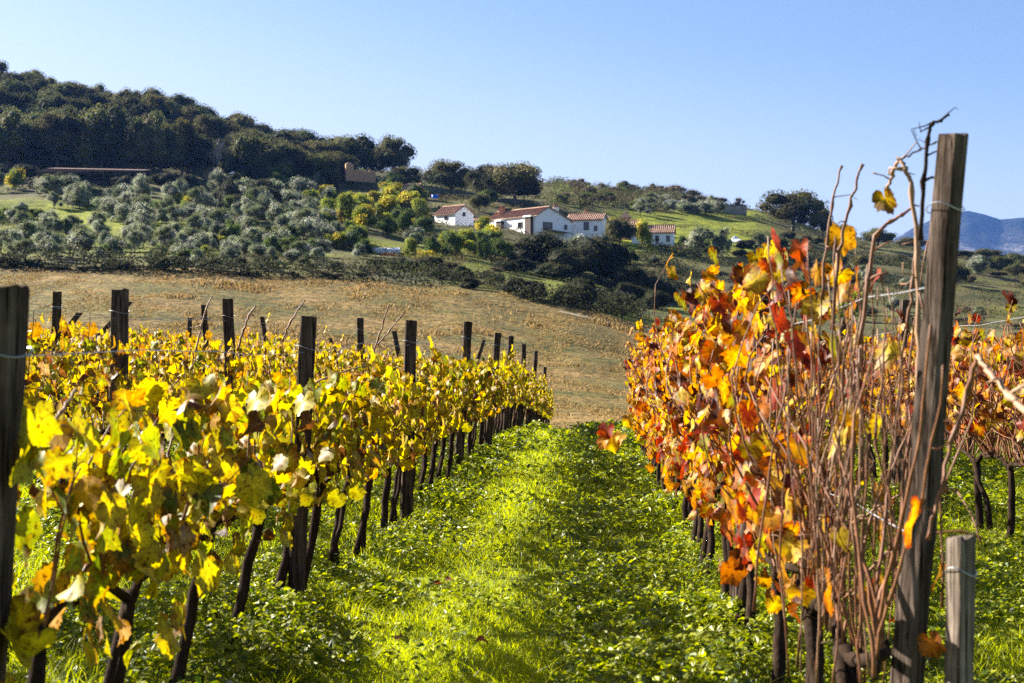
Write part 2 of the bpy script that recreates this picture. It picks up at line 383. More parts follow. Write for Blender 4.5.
def kind(name, nvar, seed, mk):
    KIND[name] = []
    for v in range(nvar):
        rng = np.random.default_rng(seed+v); cr, tr = mk(rng)
        V_ = np.concatenate(cr.V); k_ = np.array([1/max(1e-6, V_[:, 0].max()-V_[:, 0].min()), 1/max(1e-6, V_[:, 1].max()-V_[:, 1].min()), 1/V_[:, 2].max()])
        for q_ in (cr, tr): q_.V = [(a_*k_).astype(np.float32) for a_ in q_.V]
        KIND[name].append((tr.mesh('trunk', M['trunk'], True), cr.mesh('crown', M['crown'])))
def mk_oak(rng):
    tn = np.array([rng.uniform(.7, 1.9)]*3)*np.array([rng.uniform(.9, 1.25), 1, rng.uniform(.7, 1)])
    c, cs = crown(rng, np.array((.046, .052, .019))*tn, 20, 9000, .015, .2, .43, (.13, .23), [(.095, .085, .033), (.028, .034, .014)]); return c, trunkmb(rng, cs, .28, .028)
def mk_shrub_oak(rng):
    c, cs = crown(rng, (.024, .030, .012), 15, 7600, .019, .02, .46, (.2, .3), [(.038, .038, .016)], core=.75); return c, trunkmb(rng, cs, .15, .025)
def mk_olive(rng):
    c, cs = crown(rng, (.165, .185, .11), 13, 4200, .024, .1, .46, (.09, .24), [(.28, .29, .21), (.10, .115, .05)], core=.6, jit=.35, asp=.35); return c, trunkmb(rng, cs, .25, .03, 6, .06)
def mk_silver(rng):
    c, cs = crown(rng, (.165, .185, .115), 11, 3400, .028, .02, .48, (.12, .3), [(.10, .12, .05), (.28, .29, .22)], core=.7, jit=.32, asp=.35); return c, trunkmb(rng, cs, .15, .02, 4)
def mk_yellow(rng):
    c, cs = crown(rng, (.20, .215, .02), 12, 3200, .028, .08, .42, (.14, .24), [(.12, .15, .02), (.32, .25, .02)], core=.62, jit=.34); return c, trunkmb(rng, cs, .2, .02, 6)
def mk_brown(rng):
    c, cs = crown(rng, (.09, .07, .045), 9, 1800, .032, .0, .5, (.2, .3), [(.07, .08, .035), (.12, .085, .05)], core=.55, jit=.45, asp=.25); return c, trunkmb(rng, cs, .12, .012, 6)
def mk_green(rng):
    c, cs = crown(rng, (.075, .105, .02), 11, 3200, .026, .1, .43, (.15, .25), [(.035, .06, .02), (.10, .11, .03)], core=.66, jit=.3); return c, trunkmb(rng, cs, .18, .02, 5)
kind('oak', 9, 10, mk_oak); kind('low_oak', 3, 40, mk_shrub_oak); kind('olive', 5, 60, mk_olive); kind('silver', 4, 80, mk_silver)
kind('yellow', 4, 100, mk_yellow); kind('brown', 4, 120, mk_brown); kind('green', 3, 140, mk_green)
NAMES = dict(oak=('oak_tree', 'oak tree'), low_oak=('oak_tree', 'oak tree'), olive=('olive_tree', 'olive tree'), silver=('olive_bush', 'bush'),
             yellow=('autumn_tree', 'tree'), brown=('bare_shrub', 'shrub'), green=('leafy_tree', 'tree'))
trng = np.random.default_rng(5)
PLACED = []
def tree(k, x, y, wid, hgt, label, group=None, var=None, nm=None):
    v = KIND[k][trng.integers(len(KIND[k])) if var is None else var]; z = Hs(x, y)
    t = thing(nm or NAMES[k][0], label, NAMES[k][1] if nm is None else ('shrub' if 'shrub' in nm or 'bush' in nm else 'tree'), (x, y, z-.02*hgt), trng.uniform(0, 6.28), group)
    t.scale = (wid*1.02, wid*1.02, hgt); ob('trunk', v[0], t); ob('crown', v[1], t); PLACED.append((x, y, wid)); return t
def tpx(k, px, top, base, wpx, label, group=None, d=None, nm=None, var=None):
    """a tree whose foot is seen at (px, base) in the photograph"""
    x, y = hit(px, base, 100 if base < 335 else 60) if d is None else ((px-512)/F*d, d)
    z = Hs(x, y); base_y = 341.5-F*z/y
    return tree(k, x, y, wpx/F*y, max(1.2, (base_y-top)/F*y), label, group, var, nm)

# the oaks one can single out
for a in [
 ('oak', 350, 131, 173, 62, 'dark oak at the left of the crown of trees above the orange stone ruin', None, 400),
 ('oak', 372, 139, 174, 48, 'dark oak in the middle of the cluster above the orange stone ruin', None, 412),
 ('oak', 394, 131, 176, 44, 'rounded oak at the right of the ruin with sky through its edge', None, 405),
 ('oak', 405, 165, 190, 46, 'low dark oak between the orange ruin and the brown gabled roof', None, 380),
 ('oak', 449, 156, 206, 60, 'dark oak rising behind the small white house', None, 372),
 ('oak', 514, 159, 210, 72, 'largest dark oak behind the farmhouse, right of the brick chimney', None, 352),
 ('oak', 487, 163, 212, 46, 'dark oak rising behind the left end of the farmhouse roof', None, 360),
 ('oak', 479, 192, 216, 24, 'round dark oak filling the gap between the small house and the farmhouse', None, 335),
 ('oak', 792, 188, 230, 76, 'lone round oak on the skyline right of the sloping green lawn', None, 400),
 ('oak', 822, 205, 238, 30, 'smaller oak touching the right side of the lone round skyline oak', None, 405),
 ('oak', 843, 222, 250, 26, 'dark oak behind the bare canes left of the lone hanging leaf', None, 420),
 ('oak', 878, 226, 258, 40, 'rounded oak on the ridge below the hanging yellow leaf', None, 430),
 ('oak', 912, 236, 264, 34, 'dark oak on the ridge just left of the tall grey post', None, 440),
 ('oak', 962, 250, 284, 34, 'dark oak on the ridge just right of the tall grey post', None, 420),
 ('oak', 986, 248, 282, 36, 'tallest dark oak below the blue mountains', None, 425),
 ('oak', 1012, 254, 286, 36, 'dark oak at the far right below the blue mountains', None, 425),
 ('oak', 1040, 250, 288, 40, 'dark oak cut by the right edge of the view', None, 430),
 ('low_oak', 540, 229, 295, 74, 'big dark oak below the farmhouse, left of its larger twin', None, 222),
 ('low_oak', 598, 232, 303, 80, 'broad dark oak below the farmhouse beside the field edge', None, 215),
 ('low_oak', 571, 243, 300, 62, 'dark oak squeezed between the two large ones below the farmhouse', None, 208),
 ('low_oak', 524, 243, 296, 44, 'dark oak at the left side of the clump below the farmhouse', None, 226),
 ('low_oak', 556, 262, 301, 46, 'lowest dark oak in the middle of the clump below the farmhouse', None, 203),
 ('low_oak', 630, 264, 305, 40, 'low dark oak at the right end of the clump below the farmhouse', None, 205),
 ('oak', 620, 215, 243, 36, 'dark round tree in front of the pyramid roofed tower', None, 285),
 ('low_oak', 640, 285, 310, 40, 'low dark bush at the field edge beside the orange vine leaves', None, 195),
]:
    tpx(a[0], a[1], a[2], a[3], a[4], a[5], a[6], a[7])
for i, (px, top, base, wd) in enumerate([(8, 104, 166, 54), (58, 108, 167, 50), (102, 98, 166, 66), (150, 106, 172, 50), (182, 116, 176, 40), (245, 128, 182, 44), (286, 138, 196, 50), (318, 150, 200, 44), (262, 150, 205, 46)]):
    tpx('oak', px, top, base, wd, ['large rounded oak at the left edge above the shed end', 'large oak above the left half of the long shed', 'largest oak of the front rank above the middle of the long shed', 'large oak above the right end of the long shed',
        'large oak just left of the pale rock', 'large oak right of the pale rock and the tiny shelter', 'broad dark oak left of the orange ruin, lower on the slope', 'broad dark oak close to the left of the orange ruin', 'broad dark oak below the one right of the pale rock'][i], None, 346)
# oak wood on the left hill, tree by tree
og = 'oaks of the wood covering the hill'
for d in (352, 374, 398, 424, 452, 478):
    for px in np.arange(-40, 345, 19):
        p = px+trng.uniform(-8, 8); dd = d+trng.uniform(-10, 10)
        x = (p-512)/F*dd; g = 341.5-F*Hs(x, dd)/dd
        if p > 300 and d > 424: continue
        if p > 225 and d < 365: continue
        if 195 < p < 232 and d < 380: continue
        hgt = trng.uniform(8, 12.5); wd = trng.uniform(10, 15)
        lab = ('dark oak in the front rank of the wood above the long shed' if p < 150 and d < 380 else
               'dark oak on the skyline of the wooded hill' if d > 445 else
               'dark oak packed into the middle of the wooded hill' if p < 210 else
               'dark oak on the wooded slope right of the pale rock')
        tree('oak', x, dd, wd, hgt, lab, lab.replace('dark oak', 'oaks'))
# shed, cliff etc are further down; olives
def band(k, n, x0, x1, y0, y1, wp, hp, labf, minsep=.62, excl=None, nm=None, tries=30):
    c = 0
    for _ in range(n*tries):
        if c >= n: break
        px = trng.uniform(x0, x1); py = trng.uniform(y0, y1)
        if excl and excl(px, py): continue
        x, y = hit(px, py, 150); wpx = trng.uniform(*wp); hpx = trng.uniform(*hp); wd = wpx/F*y
        if any((x-a)**2+(y-b)**2 < (minsep*(wd+q)/2)**2*1.0 for a, b, q in PLACED): continue
        lab = labf(px, py); tree(k, x, y, wd, hpx/F*y, lab, lab+' group', nm=nm); c += 1
for a in [
 ('olive', 54, 190, 210, 17, 'small rounded olive tree alone on the bright grass below the shed', None, None),
 ('olive', 68, 193, 208, 12, 'smaller olive right beside the lone one on the bright grass', None, None),
 ('olive', 84, 226, 262, 38, 'wide open branched olive near the field edge', None, None),
 ('olive', 47, 226, 258, 36, 'pale olive left of the wide open branched one near the field edge', None, None),
 ('yellow', 16, 166, 190, 22, 'yellowing bush at the left end of the long shed', None, None),
 ('silver', 27, 218, 250, 26, 'grey bare bush at the lower left of the olive grove', None, None),
 ('yellow', 329, 196, 222, 22, 'bright yellow tree left of the brightest bushes below the ruin', None, None),
 ('yellow', 345, 190, 225, 26, 'bright yellow green tree below the orange stone ruin', None, None),
 ('yellow', 364, 203, 232, 30, 'yellow tree in front of the dark green ones below the ruin', None, None),
 ('yellow', 388, 193, 222, 28, 'tall golden tree left of the brown gabled roof', None, None),
 ('yellow', 420, 196, 222, 24, 'golden tree right below the brown gabled roof', None, None),
 ('green', 404, 206, 236, 26, 'green pointed tree left of the small white house', None, None),
 ('yellow', 411, 236, 258, 16, 'dense yellow green bush above the long yellow hedge line', None, None),
 ('green', 432, 234, 258, 22, 'grey green bush right of the dense yellow one', None, None),
 ('green', 452, 229, 258, 24, 'taller grey green tree below the small white house', None, None),
 ('yellow', 470, 227, 252, 20, 'yellowish bush below the gap between the two white houses', None, None),
 ('green', 500, 236, 262, 30, 'green bush under the left end of the farmhouse', None, None),
 ('yellow', 488, 226, 248, 26, 'golden bush in front of the farmhouse left corner', None, None),
 ('olive', 576, 232, 258, 28, 'pale olive in front of the farmhouse right wing', None, None),
 ('yellow', 612, 216, 238, 20, 'yellowish tree beside the dark one at the tower', None, 300),
 ('yellow', 643, 217, 246, 20, 'slender yellowish tree in front of the low white wing', None, 288),
 ('olive', 700, 222, 250, 30, 'broad olive beside the end of the low white wing', None, 290),
 ('olive', 722, 224, 250, 24, 'broad olive left of the white canopy', None, 290),
 ('olive', 760, 231, 250, 18, 'olive right of the white canopy', None, None),
 ('green', 683, 234, 250, 14, 'dark green bush at the end of the low white wing', None, None),
 ('silver', 654, 254, 266, 13, 'pale round bush on the terraces below the low wing', None, None),
 ('green', 630, 246, 270, 20, 'yellow green bush at the right of the big dark oaks', None, 255),
 ('yellow', 851, 286, 325, 30, 'bright yellow green tree behind the bare canes', None, 190),
]: tpx(*a)
M_SHED = lambda px, py: (38 < px < 150 and 160 < py < 186)
cott = lambda px, py: (424 < px < 482 and py < 250) or (364 < px < 408 and 250 < py < 268) or (330 < px < 380 and py < 206)
grass_open = lambda px, py: (px < 20 and py > 195 and py < 215) or (18 < px < 130 and abs(py-(206+(px-20)*.28)) < 9) or (590 < px and py < 1) or M_SHED(px, py)
def olab(px, py):
    if py > 254: return 'silvery olive in the lowest row beside the dry field' if px < 240 else 'silvery olive at the field edge below the yellow trees'
    if px < 130: return 'silvery olive around the bright grass clearing below the shed'
    if px < 240: return 'silvery olive on the slope below the pale rock'
    return 'silvery olive on the slope below the orange ruin'
band('olive', 104, -20, 335, 192, 262, (19, 31), (20, 29), olab, .5, grass_open)
band('yellow', 12, 120, 330, 205, 262, (12, 20), (12, 18), lambda a, b: 'small yellow green tree scattered among the olives', .35, grass_open)
band('green', 26, -10, 330, 196, 264, (14, 24), (12, 20), lambda a, b: 'dark green bush scattered among the olives', .35, grass_open, 'green_bush')
band('silver', 66, -20, 420, 200, 266, (14, 25), (14, 21), lambda a, b: olab(a, b).replace('olive', 'bush'), .4, grass_open)
band('yellow', 24, 300, 500, 198, 256, (16, 30), (16, 26), lambda a, b: 'yellowing tree in the mixed thicket below the brown gabled roof' if b < 226 else 'yellowing tree in the mixed thicket above the yellow hedge line', .42, cott)
band('green', 34, 225, 500, 190, 262, (16, 30), (18, 30), lambda a, b: 'dark green tree in the thicket left of the yellow trees' if a < 325 else 'dark green tree among the yellow trees of the thicket', .42, cott)
band('low_oak', 20, 225, 340, 172, 214, (24, 42), (20, 34), lambda a, b: 'round dark tree on the slope left of the orange ruin', .45)
band('low_oak', 9, -10, 190, 178, 192, (20, 34), (10, 16), lambda a, b: 'low dark bush along the foot of the wood beside the shed', .4, M_SHED, 'low_bush')
band('low_oak', 34, -10, 520, 266, 272, (14, 26), (8, 13), lambda a, b: 'dark low bush in the hedge along the top of the dry field', .33, None, 'low_bush')
band('brown', 14, -10, 300, 284, 308, (12, 30), (3, 6), lambda a, b: 'dark clump added for a lump of shadow in the left dry field', .4)  # brown clumps added to stand in for dark lumps of shadow on the field
band('brown', 16, -10, 500, 270, 283, (12, 26), (4, 8), lambda a, b: 'brown dead shrub at the upper edge of the dry field', .4)
band('low_oak', 7, 430, 560, 268, 290, (20, 34), (12, 18), lambda a, b: 'dark bush left of the big oaks above the field', .4, None, 'low_bush')
band('low_oak', 12, 516, 665, 298, 312, (26, 44), (18, 28), lambda a, b: 'low dark tree at the foot of the big oaks beside the field', .4)
band('brown', 24, 548, 745, 184, 206, (14, 26), (8, 13), lambda a, b: 'brownish scrub bush on the ridge above the farmhouse', .4)
band('green', 12, 548, 700, 190, 212, (10, 18), (7, 12), lambda a, b: 'green bush among the scrub on the ridge above the farmhouse', .4, None, 'green_bush')
band('olive', 12, 640, 742, 204, 216, (14, 24), (12, 18), lambda a, b: 'olive tree in the row along the top of the green lawn', .4)
band('low_oak', 9, 640, 800, 246, 262, (12, 24), (6, 10), lambda a, b: 'dark low bush on the terraces below the white canopy', .4, None, 'low_bush')
band('brown', 14, 640, 760, 264, 310, (14, 26), (6, 12), lambda a, b: 'brown shrub on the terraces between the oaks and the orange vines', .45)
band('silver', 22, 780, 1030, 262, 318, (16, 30), (9, 18), lambda a, b: 'grey green bush on the terraced slope behind the tall grey post', .45)
band('brown', 18, 780, 1030, 262, 322, (12, 28), (6, 12), lambda a, b: 'brown shrub on the terraced slope behind the tall grey post', .45)
band('oak', 9, 830, 1030, 262, 292, (20, 34), (16, 24), lambda a, b: 'dark oak on the slope under the ridge behind the tall grey post', .45)
band('low_oak', 8, 745, 860, 234, 262, (10, 20), (7, 12), lambda a, b: 'dark bush on the slope right of the green lawn', .4, None, 'low_bush')
band('brown', 14, 900, 1030, 318, 345, (14, 28), (6, 12), lambda a, b: 'brown shrub at the field edge behind the far vine rows', .4)

def hedge_bank(name, pts, h, wid, label, seed, colr, cat='hedge'):
    """a long low hedge or bank of scrub following the ground"""
    rng = np.random.default_rng(seed); P = []
    for a, b2 in zip(pts[:-1], pts[1:]):
        n = max(2, int(math.hypot(b2[0]-a[0], b2[1]-a[1])/.5))
        for t in np.linspace(0, 1, n, endpoint=False): P.append((a[0]*(1-t)+b2[0]*t, a[1]*(1-t)+b2[1]*t))
    P = np.array(P); mb = MB(); n = len(P)*60
    k = rng.integers(0, len(P), n); q = P[k]+rng.normal(size=(n, 2))*wid*.4
    hh = h*(.4+.8*vnoise(q[:, 0]*.5, q[:, 1]*.5, seed)); z = H(q[:, 0], q[:, 1])+hh*rng.random(n)
    N = rng.normal(size=(n, 3)); N /= np.linalg.norm(N, axis=1)[:, None]
    quads(mb, np.stack([q[:, 0], q[:, 1], z], -1), N, rng.uniform(.1, .24, n), np.array(colr)[None]*rng.uniform(.6, 1.5, (n, 1)), rng, .5)
    o = mb.build(name, M['crown']); tag(o, label, cat); return o
def pxs(l): return [hit(a, b, 100) for a, b in l]
hedge_bank('yellow_hedge', pxs([(416, 258), (440, 259), (464, 259)]), 1.3, .8, 'thin yellow hedge line above the dark bushes of the field edge', 1, (.30, .24, .02))
for i, (l, lab) in enumerate([
 ([(-20, 268), (60, 270), (135, 273)], 'dark hedge at the left top of the dry field'), ([(140, 272), (220, 275), (300, 277)], 'dark hedge at the middle top of the dry field'), ([(305, 277), (380, 281), (440, 285), (520, 292)], 'dark hedge at the field top below the white tunnel'),
 ([(640, 262), (700, 281)], 'upper dark scrub bank on the terraces below the low white wing'),
 ([(655, 252), (760, 275)], 'topmost dark scrub bank below the green lawn'),
 ([(625, 278), (690, 290)], 'lowest dark scrub bank beside the big oaks'),
 ([(790, 262), (860, 275), (930, 292)], 'long dark scrub bank crossing the slope behind the canes'),
 ([(800, 250), (870, 262), (940, 278)], 'upper scrub bank on the slope behind the hanging leaf'),
 ([(520, 300), (570, 308), (640, 316)], 'dark scrub strip at the foot of the big oaks')]):
    hedge_bank('hedge', pxs(l), 2.6, 2.0, lab, 20+i, (.032, .036, .015))

# ------------------------------------------------------------------ buildings
def recalc(o):
    import bmesh
    b = bmesh.new(); b.from_mesh(o.data); bmesh.ops.recalc_face_normals(b, faces=b.faces[:]); b.to_mesh(o.data); b.free(); return o
def block(root, o, th, L, W, e1, rv, rh, e2, wallm, below=3.5, over=.35, name_roof='roof'):
    """gabled block: facade runs along u from the near corner, v runs back. Returns placing function."""
    u = np.array([-math.cos(R(th)), math.sin(R(th)), 0]); v = np.array([math.sin(R(th)), math.cos(R(th)), 0]); z = np.array([0, 0, 1.]); o = np.array(o, float)
    P = lambda a, b, c: o+u*a+v*b+z*c
    mb = MB(); prism(mb, [P(0, 0, -below), P(0, 0, e1), P(0, rv*W, rh), P(0, W, e2), P(0, W, -below)], u*L); recalc(mb.build('wall', wallm, root))
    rb = MB(); t = .18
    s1 = (rh-e1)/(rv*W); s2 = (rh-e2)/((1-rv)*W)
    prism(rb, [P(-over, -over, e1-s1*over+.02), P(-over, rv*W, rh+.02), P(-over, rv*W, rh+t), P(-over, -over, e1-s1*over+t)], u*(L+2*over))
    prism(rb, [P(-over, rv*W+.003, rh+.02), P(-over, W+over, e2-s2*over+.02), P(-over, W+over, e2-s2*over+t), P(-over, rv*W+.003, rh+t)], u*(L+2*over))
    # rolls of clay tile running down the front slope
    a = np.arange(-over+.15, L+over-.1, .42)
    for x in a:
        tube(rb, [P(x, -over-.03, e1-s1*over+t), P(x, rv*W, rh+t)], .11, 5)
    if s2 > 0:
        for x in a: tube(rb, [P(x, rv*W, rh+t), P(x, W+over, e2-s2*over+t)], .11, 5)
    tube(rb, [P(-over, rv*W, rh+t+.02), P(L+over, rv*W, rh+t+.02)], .17, 6)
    roof = recalc(rb.build(name_roof, M['tile'], root))
    return P, u, v, roof
def window(root, P, face, a0, a1, z0, z1, m=None, name='window', L=0):
    """face 'f': facade (v=0), 'g': near gable (u=0)"""
    Q = (lambda a, c, q: P(a, -q, c)) if face == 'f' else (lambda a, c, q: P(-q, a, c))
    mb = MB(); t = .12
    for (b0, b1, c0, c1) in ((a0-t, a1+t, z1, z1+t), (a0-t, a1+t, z0-t, z0), (a0-t, a0, z0, z1), (a1, a1+t, z0, z1)):
        prism(mb, [Q(b0, c0, .005), Q(b1, c0, .005), Q(b1, c1, .005), Q(b0, c1, .005)], Q(0, 0, .1)-Q(0, 0, 0))
    w_ = recalc(mb.build(name, m or M['dark'], root))
    pb = MB(); prism(pb, [Q(a0, z0, .005), Q(a1, z0, .005), Q(a1, z1, .005), Q(a0, z1, .005)], Q(0, 0, .04)-Q(0, 0, 0)); recalc(pb.build('pane', M['pane'], w_))
def chimney(root, p, s, h, m, cap=True):
    mb = MB(); x, y, z = p; box(mb, (x-s/2, y-s/2, z-1.5), (x+s/2, y+s/2, z+h)); c = mb.build('chimney', m, root)
    if cap:
        cb = MB(); box(cb, (x-s*.66, y-s*.66, z+h+.003), (x+s*.66, y+s*.66, z+h+.16))
        box(cb, (x-s*.3, y-s*.3, z+h+.165), (x+s*.3, y+s*.3, z+h+.5)); box(cb, (x-s*.5, y-s*.5, z+h+.503), (x+s*.5, y+s*.5, z+h+.62)); cb.build('chimney_cap', M['brick'], c)
def at(px, py, d): return np.array([(px-512)/F*d, d, (341.5-py)/F*d])

# farmhouse
D0 = 288.; base = at(537, 236, D0)
fh = thing('farmhouse', 'large whitewashed farmhouse with red tiled roofs and brick chimneys on the hillside', 'house', base)
z0 = lambda py: (236-py)/F*D0
P, u, v, roof = block(fh, (0, 0, 0), 50, 16.0, 9.4, z0(215), .33, z0(206.6), z0(219), M['white'])
k = 1.06/math.cos(R(50))*D0/F
for c0, c1, t, b in ((500.5, 505.5, 218, 236), (528, 533.5, 216.5, 236)):
    a0, a1 = (537-c1)*k, (537-c0)*k
    mb = MB(); prism(mb, [P(a0, 0.005, -2), P(a1, 0.005, -2), P(a1, 0.005, z0(t)), P(a0, 0.005, z0(t))], P(0, -.75, 0)-P(0, 0, 0)); recalc(mb.build('buttress', M['dark'], fh))
    mb = MB(); prism(mb, [P(a0-.25, 0.004, z0(t)+.004), P(a1+.25, 0.004, z0(t)+.004), P(a1+.25, 0.004, z0(t)+.3), P(a0-.25, 0.004, z0(t)+.3)], P(0, -1.0, 0)-P(0, 0, 0)); recalc(mb.build('ledge', M['white'], fh))
window(fh, P, 'f', (537-523)*k, (537-519.3)*k, z0(226), z0(221))
g = 1/math.sin(R(50))*D0/F
window(fh, P, 'g', (543.5-537)*g, (552-537)*g, z0(227.5), z0(222)); window(fh, P, 'g', (565.3-537)*g, (567.6-537)*g, z0(227), z0(223.5))
mb = MB(); prism(mb, [P(-.02, (542-537)*g, z0(228.2)), P(-.02, (567-537)*g, z0(230.4)), P(-.02, (567-537)*g, z0(229.8)), P(-.02, (542-537)*g, z0(227.9))], P(-2.2, 0, -.5)-P(0, 0, 0)); recalc(mb.build('porch_roof', M['dark'], fh))
chimney(fh, P(14.0, 2.4, z0(211)), 1.25, 1.5, M['brick']); chimney(fh, P(.5, 5.6, z0(211)), 1.1, 1.2, M['white'])
o2 = P(0, 11.2, 0)-v*.0; 
P2, u2, v2, roof2 = block(fh, (at(602, 236, D0+6)-base), 14, 7.3, 6.2, z0(219.4), .5, z0(212.6), z0(219.4), M['white'])
k2 = (D0+6)/F
window(fh, P2, 'f', (602-588)*k2, (602-584)*k2, z0(229), z0(222)); window(fh, P2, 'f', (602-596.5)*k2, (602-594.5)*k2, z0(230), z0(226))
chimney(fh, P2(4.2, 4.5, z0(214)), .9, .8, M['white'])
mb = MB(); box(mb, (0, 0, 0), (.01, .01, .01)); del mb
# garden wall in front of the farmhouse
mb = MB(); a, b = at(560, 243, 282), at(606, 240, 285); zz = Hs(a[0], a[1])
# low white wing with tower
lw = thing('low_farm_wing', 'long low white wing with tiled roof partly hidden by trees right of the farmhouse', 'house', at(673, 246, 300))
P3, u3, v3, r3 = block(lw, (0, 0, 0), 10, 8.8, 5.5, (246-232.5)/F*300, .5, (246-225)/F*300, (246-232)/F*300, M['white'])
k3 = 300/F
for c in (668, 657, 645): window(lw, P3, 'f', (673-c-1.2)*k3, (673-c+1.2)*k3, (246-241)*k3, (246-236)*k3)
P4, u4, v4, r4 = block(lw, (at(643, 238, 312)-at(673, 246, 300)), 14, 8, 5, (238-228)/F*312, .5, (238-220)/F*312, (238-228)/F*312, M['white'])
tw = thing('tower', 'square brick tower with dark pyramid tiled roof above the low white wing', 'tower', at(625, 236, 306))
kk = 306/F
mb = MB(); box(mb, (-1.0, -1.0, -3), (1.0, 1.0, 18*kk)); mb.build('wall', M['brick'], tw)
mb = MB(); s = 1.45; z_ = 18*kk+.004
mb.add([[-s, -s, z_], [s, -s, z_], [s, s, z_], [-s, s, z_], [0, 0, z_+1.35]], [np.array([[0, 1, 4], [1, 2, 4], [2, 3, 4], [3, 0, 4]]), np.array([[3, 2, 1, 0]])]); tr = mb.build('roof', M['tile'], tw)
mb = MB(); tube(mb, [[0, 0, z_+1.2], [0, 0, z_+1.75]], [.12, .05], 6); mb.build('finial', M['brick'], tr)
t2 = thing('tiled_turret', 'small brick turret with tiled cap between the farmhouse and the tower', 'tower', at(607, 234, 304))
mb = MB(); box(mb, (-.75, -.75, -3), (.75, .75, 15*kk)); mb.build('wall', M['brick'], t2)
mb = MB(); s = 1.05; z_ = 15*kk+.004
mb.add([[-s, -s, z_], [s, -s, z_], [s, s, z_], [-s, s, z_], [0, 0, z_+.8]], [np.array([[0, 1, 4], [1, 2, 4], [2, 3, 4], [3, 0, 4]]), np.array([[3, 2, 1, 0]])]); mb.build('roof', M['tile'], t2)
# small white house
sh = thing('white_cottage', 'small white house with red roof and one tiny gable window', 'house', at(455, 222, 306))
kc = 306/F
P5, u5, v5, r5 = block(sh, (0, 0, 0), 44, 6.4, 5.6, 9*kc, .48, 17*kc, 9.5*kc, M['white'])
window(sh, P5, 'g', 2.4, 3.0, 7*kc, 10*kc); window(sh, P5, 'f', 2.4, 3.2, 3.5*kc, 6*kc)
sl = thing('tiled_outbuilding', 'low tile roofed outbuilding between the two white houses', 'outbuilding', at(488, 228, 318))
P6, _, _, _ = block(sl, (0, 0, 0), 5, 4.2, 4, 7*kc, .5, 10*kc, 7*kc, M['white'])
# brown gabled house among trees
bh = thing('brown_gabled_house', 'stone house with brown gabled roof half hidden among golden trees', 'house', at(413, 202, 352))
kb = 352/F
P7, _, _, _ = block(bh, (0, 0, 0), 28, 4.2, 7.0, 9*kb, .5, 19*kb, 9*kb, M['stone'])
window(bh, P7, 'g', 2.6, 3.4, 4*kb, 8*kb)
# ruin
rn = thing('stone_ruin', 'roofless orange stone ruin on the knoll under the oaks', 'ruin', at(346, 177, 372), R(28))
kr = 384/F
mb = MB(); box(mb, (0, 0, -1), (2.2, .6, 13*kr)); mb.add([[0.1, .05, 13*kr], [2.1, .05, 13*kr], [2.1, .55, 13*kr], [.1, .55, 13*kr], [.8, .3, 15*kr]], [np.array([[0, 1, 4], [1, 2, 4], [2, 3, 4], [3, 0, 4]])])
mb.build('end_wall', M['stone'], rn)
mb = MB(); rr_ = np.random.default_rng(3); xs = np.linspace(2.203, 8.5, 8)
for a, b in zip(xs[:-1], xs[1:]): box(mb, (a+.001, +.35+rr_.uniform(-.03, .03), -1), (b, 1.0, (8+rr_.uniform(-1.5, 1.2))*kr))
mb.build('long_wall', M['stone'], rn)
# long shed
ls = thing('long_shed', 'long low dark shed with a thin rusty roof below the wood', 'shed', at(92, 184, 318))
ks = 318/F
mb = MB()
prism(mb, [(-54*ks, -2.2, 10.6*ks), (54*ks, -2.2, 12*ks), (54*ks, -2.2, 12.6*ks), (-42*ks, -2.2, 14.6*ks), (-54*ks, -2.2, 11.4*ks)], (0, 6.5, .9)); recalc(mb.build('roof', M['rust'], ls))
mb = MB(); box(mb, (-50*ks, 3.2, -3), (53*ks, 3.5, 11*ks)); mb.build('rear_wall', M['shade'], ls)
mb = MB(); box(mb, (-50*ks, -1.2, -4), (53*ks, -1.0, 3.2*ks)); mb.build('front_board', M['shade'], ls)
for q in np.linspace(-50, 52, 9):
    mb = MB(); box(mb, (q*ks-.09, -2.05, -4), (q*ks+.09, -1.87, 11.4*ks)); mb.build('support_post', M['dark'], ls)
# rock
def rock():
    rng = np.random.default_rng(9); V, Fa = ico(4); d = V.copy()
    r = 1+.5*(np.array([mnoise.fractal(Vector(p*1.9), .8, 2.1, 5) for p in V]))
    V = V*r[:, None]*np.array([1.5, 1.8, 4.6]); V[:, 0] += V[:, 2]*.32
    mb = MB(); mb.add(V, Fa); o = mb.build('rock_outcrop', M['rock']); p = at(213, 163, 352); o.location = p
    tag(o, 'tall pale grey rock face standing among the dark oaks', 'rock')
rock()
# little white roofed pole shelter
q = at(233, 182, 336); ps = thing('garden_shelter', 'tiny white roofed shelter on thin poles right of the pale rock', 'shelter', q)
kp = 336/F
mb = MB(); mb.add([[-4*kp, -.6, 8*kp], [4*kp, -.6, 8*kp], [4*kp, .6, 8*kp], [-4*kp, .6, 8*kp], [0, 0, 10.5*kp]], [np.array([[0, 1, 4], [1, 2, 4], [2, 3, 4], [3, 0, 4]]), np.array([[3, 2, 1, 0]])]); mb.build('roof', M['canvas'], ps)
for a in (-.5, .1):
    mb = MB(); tube(mb, [[a, 0, -1.5], [a, 0, 7.9*kp]], .06, 6); mb.build('pole', M['wood'], ps)
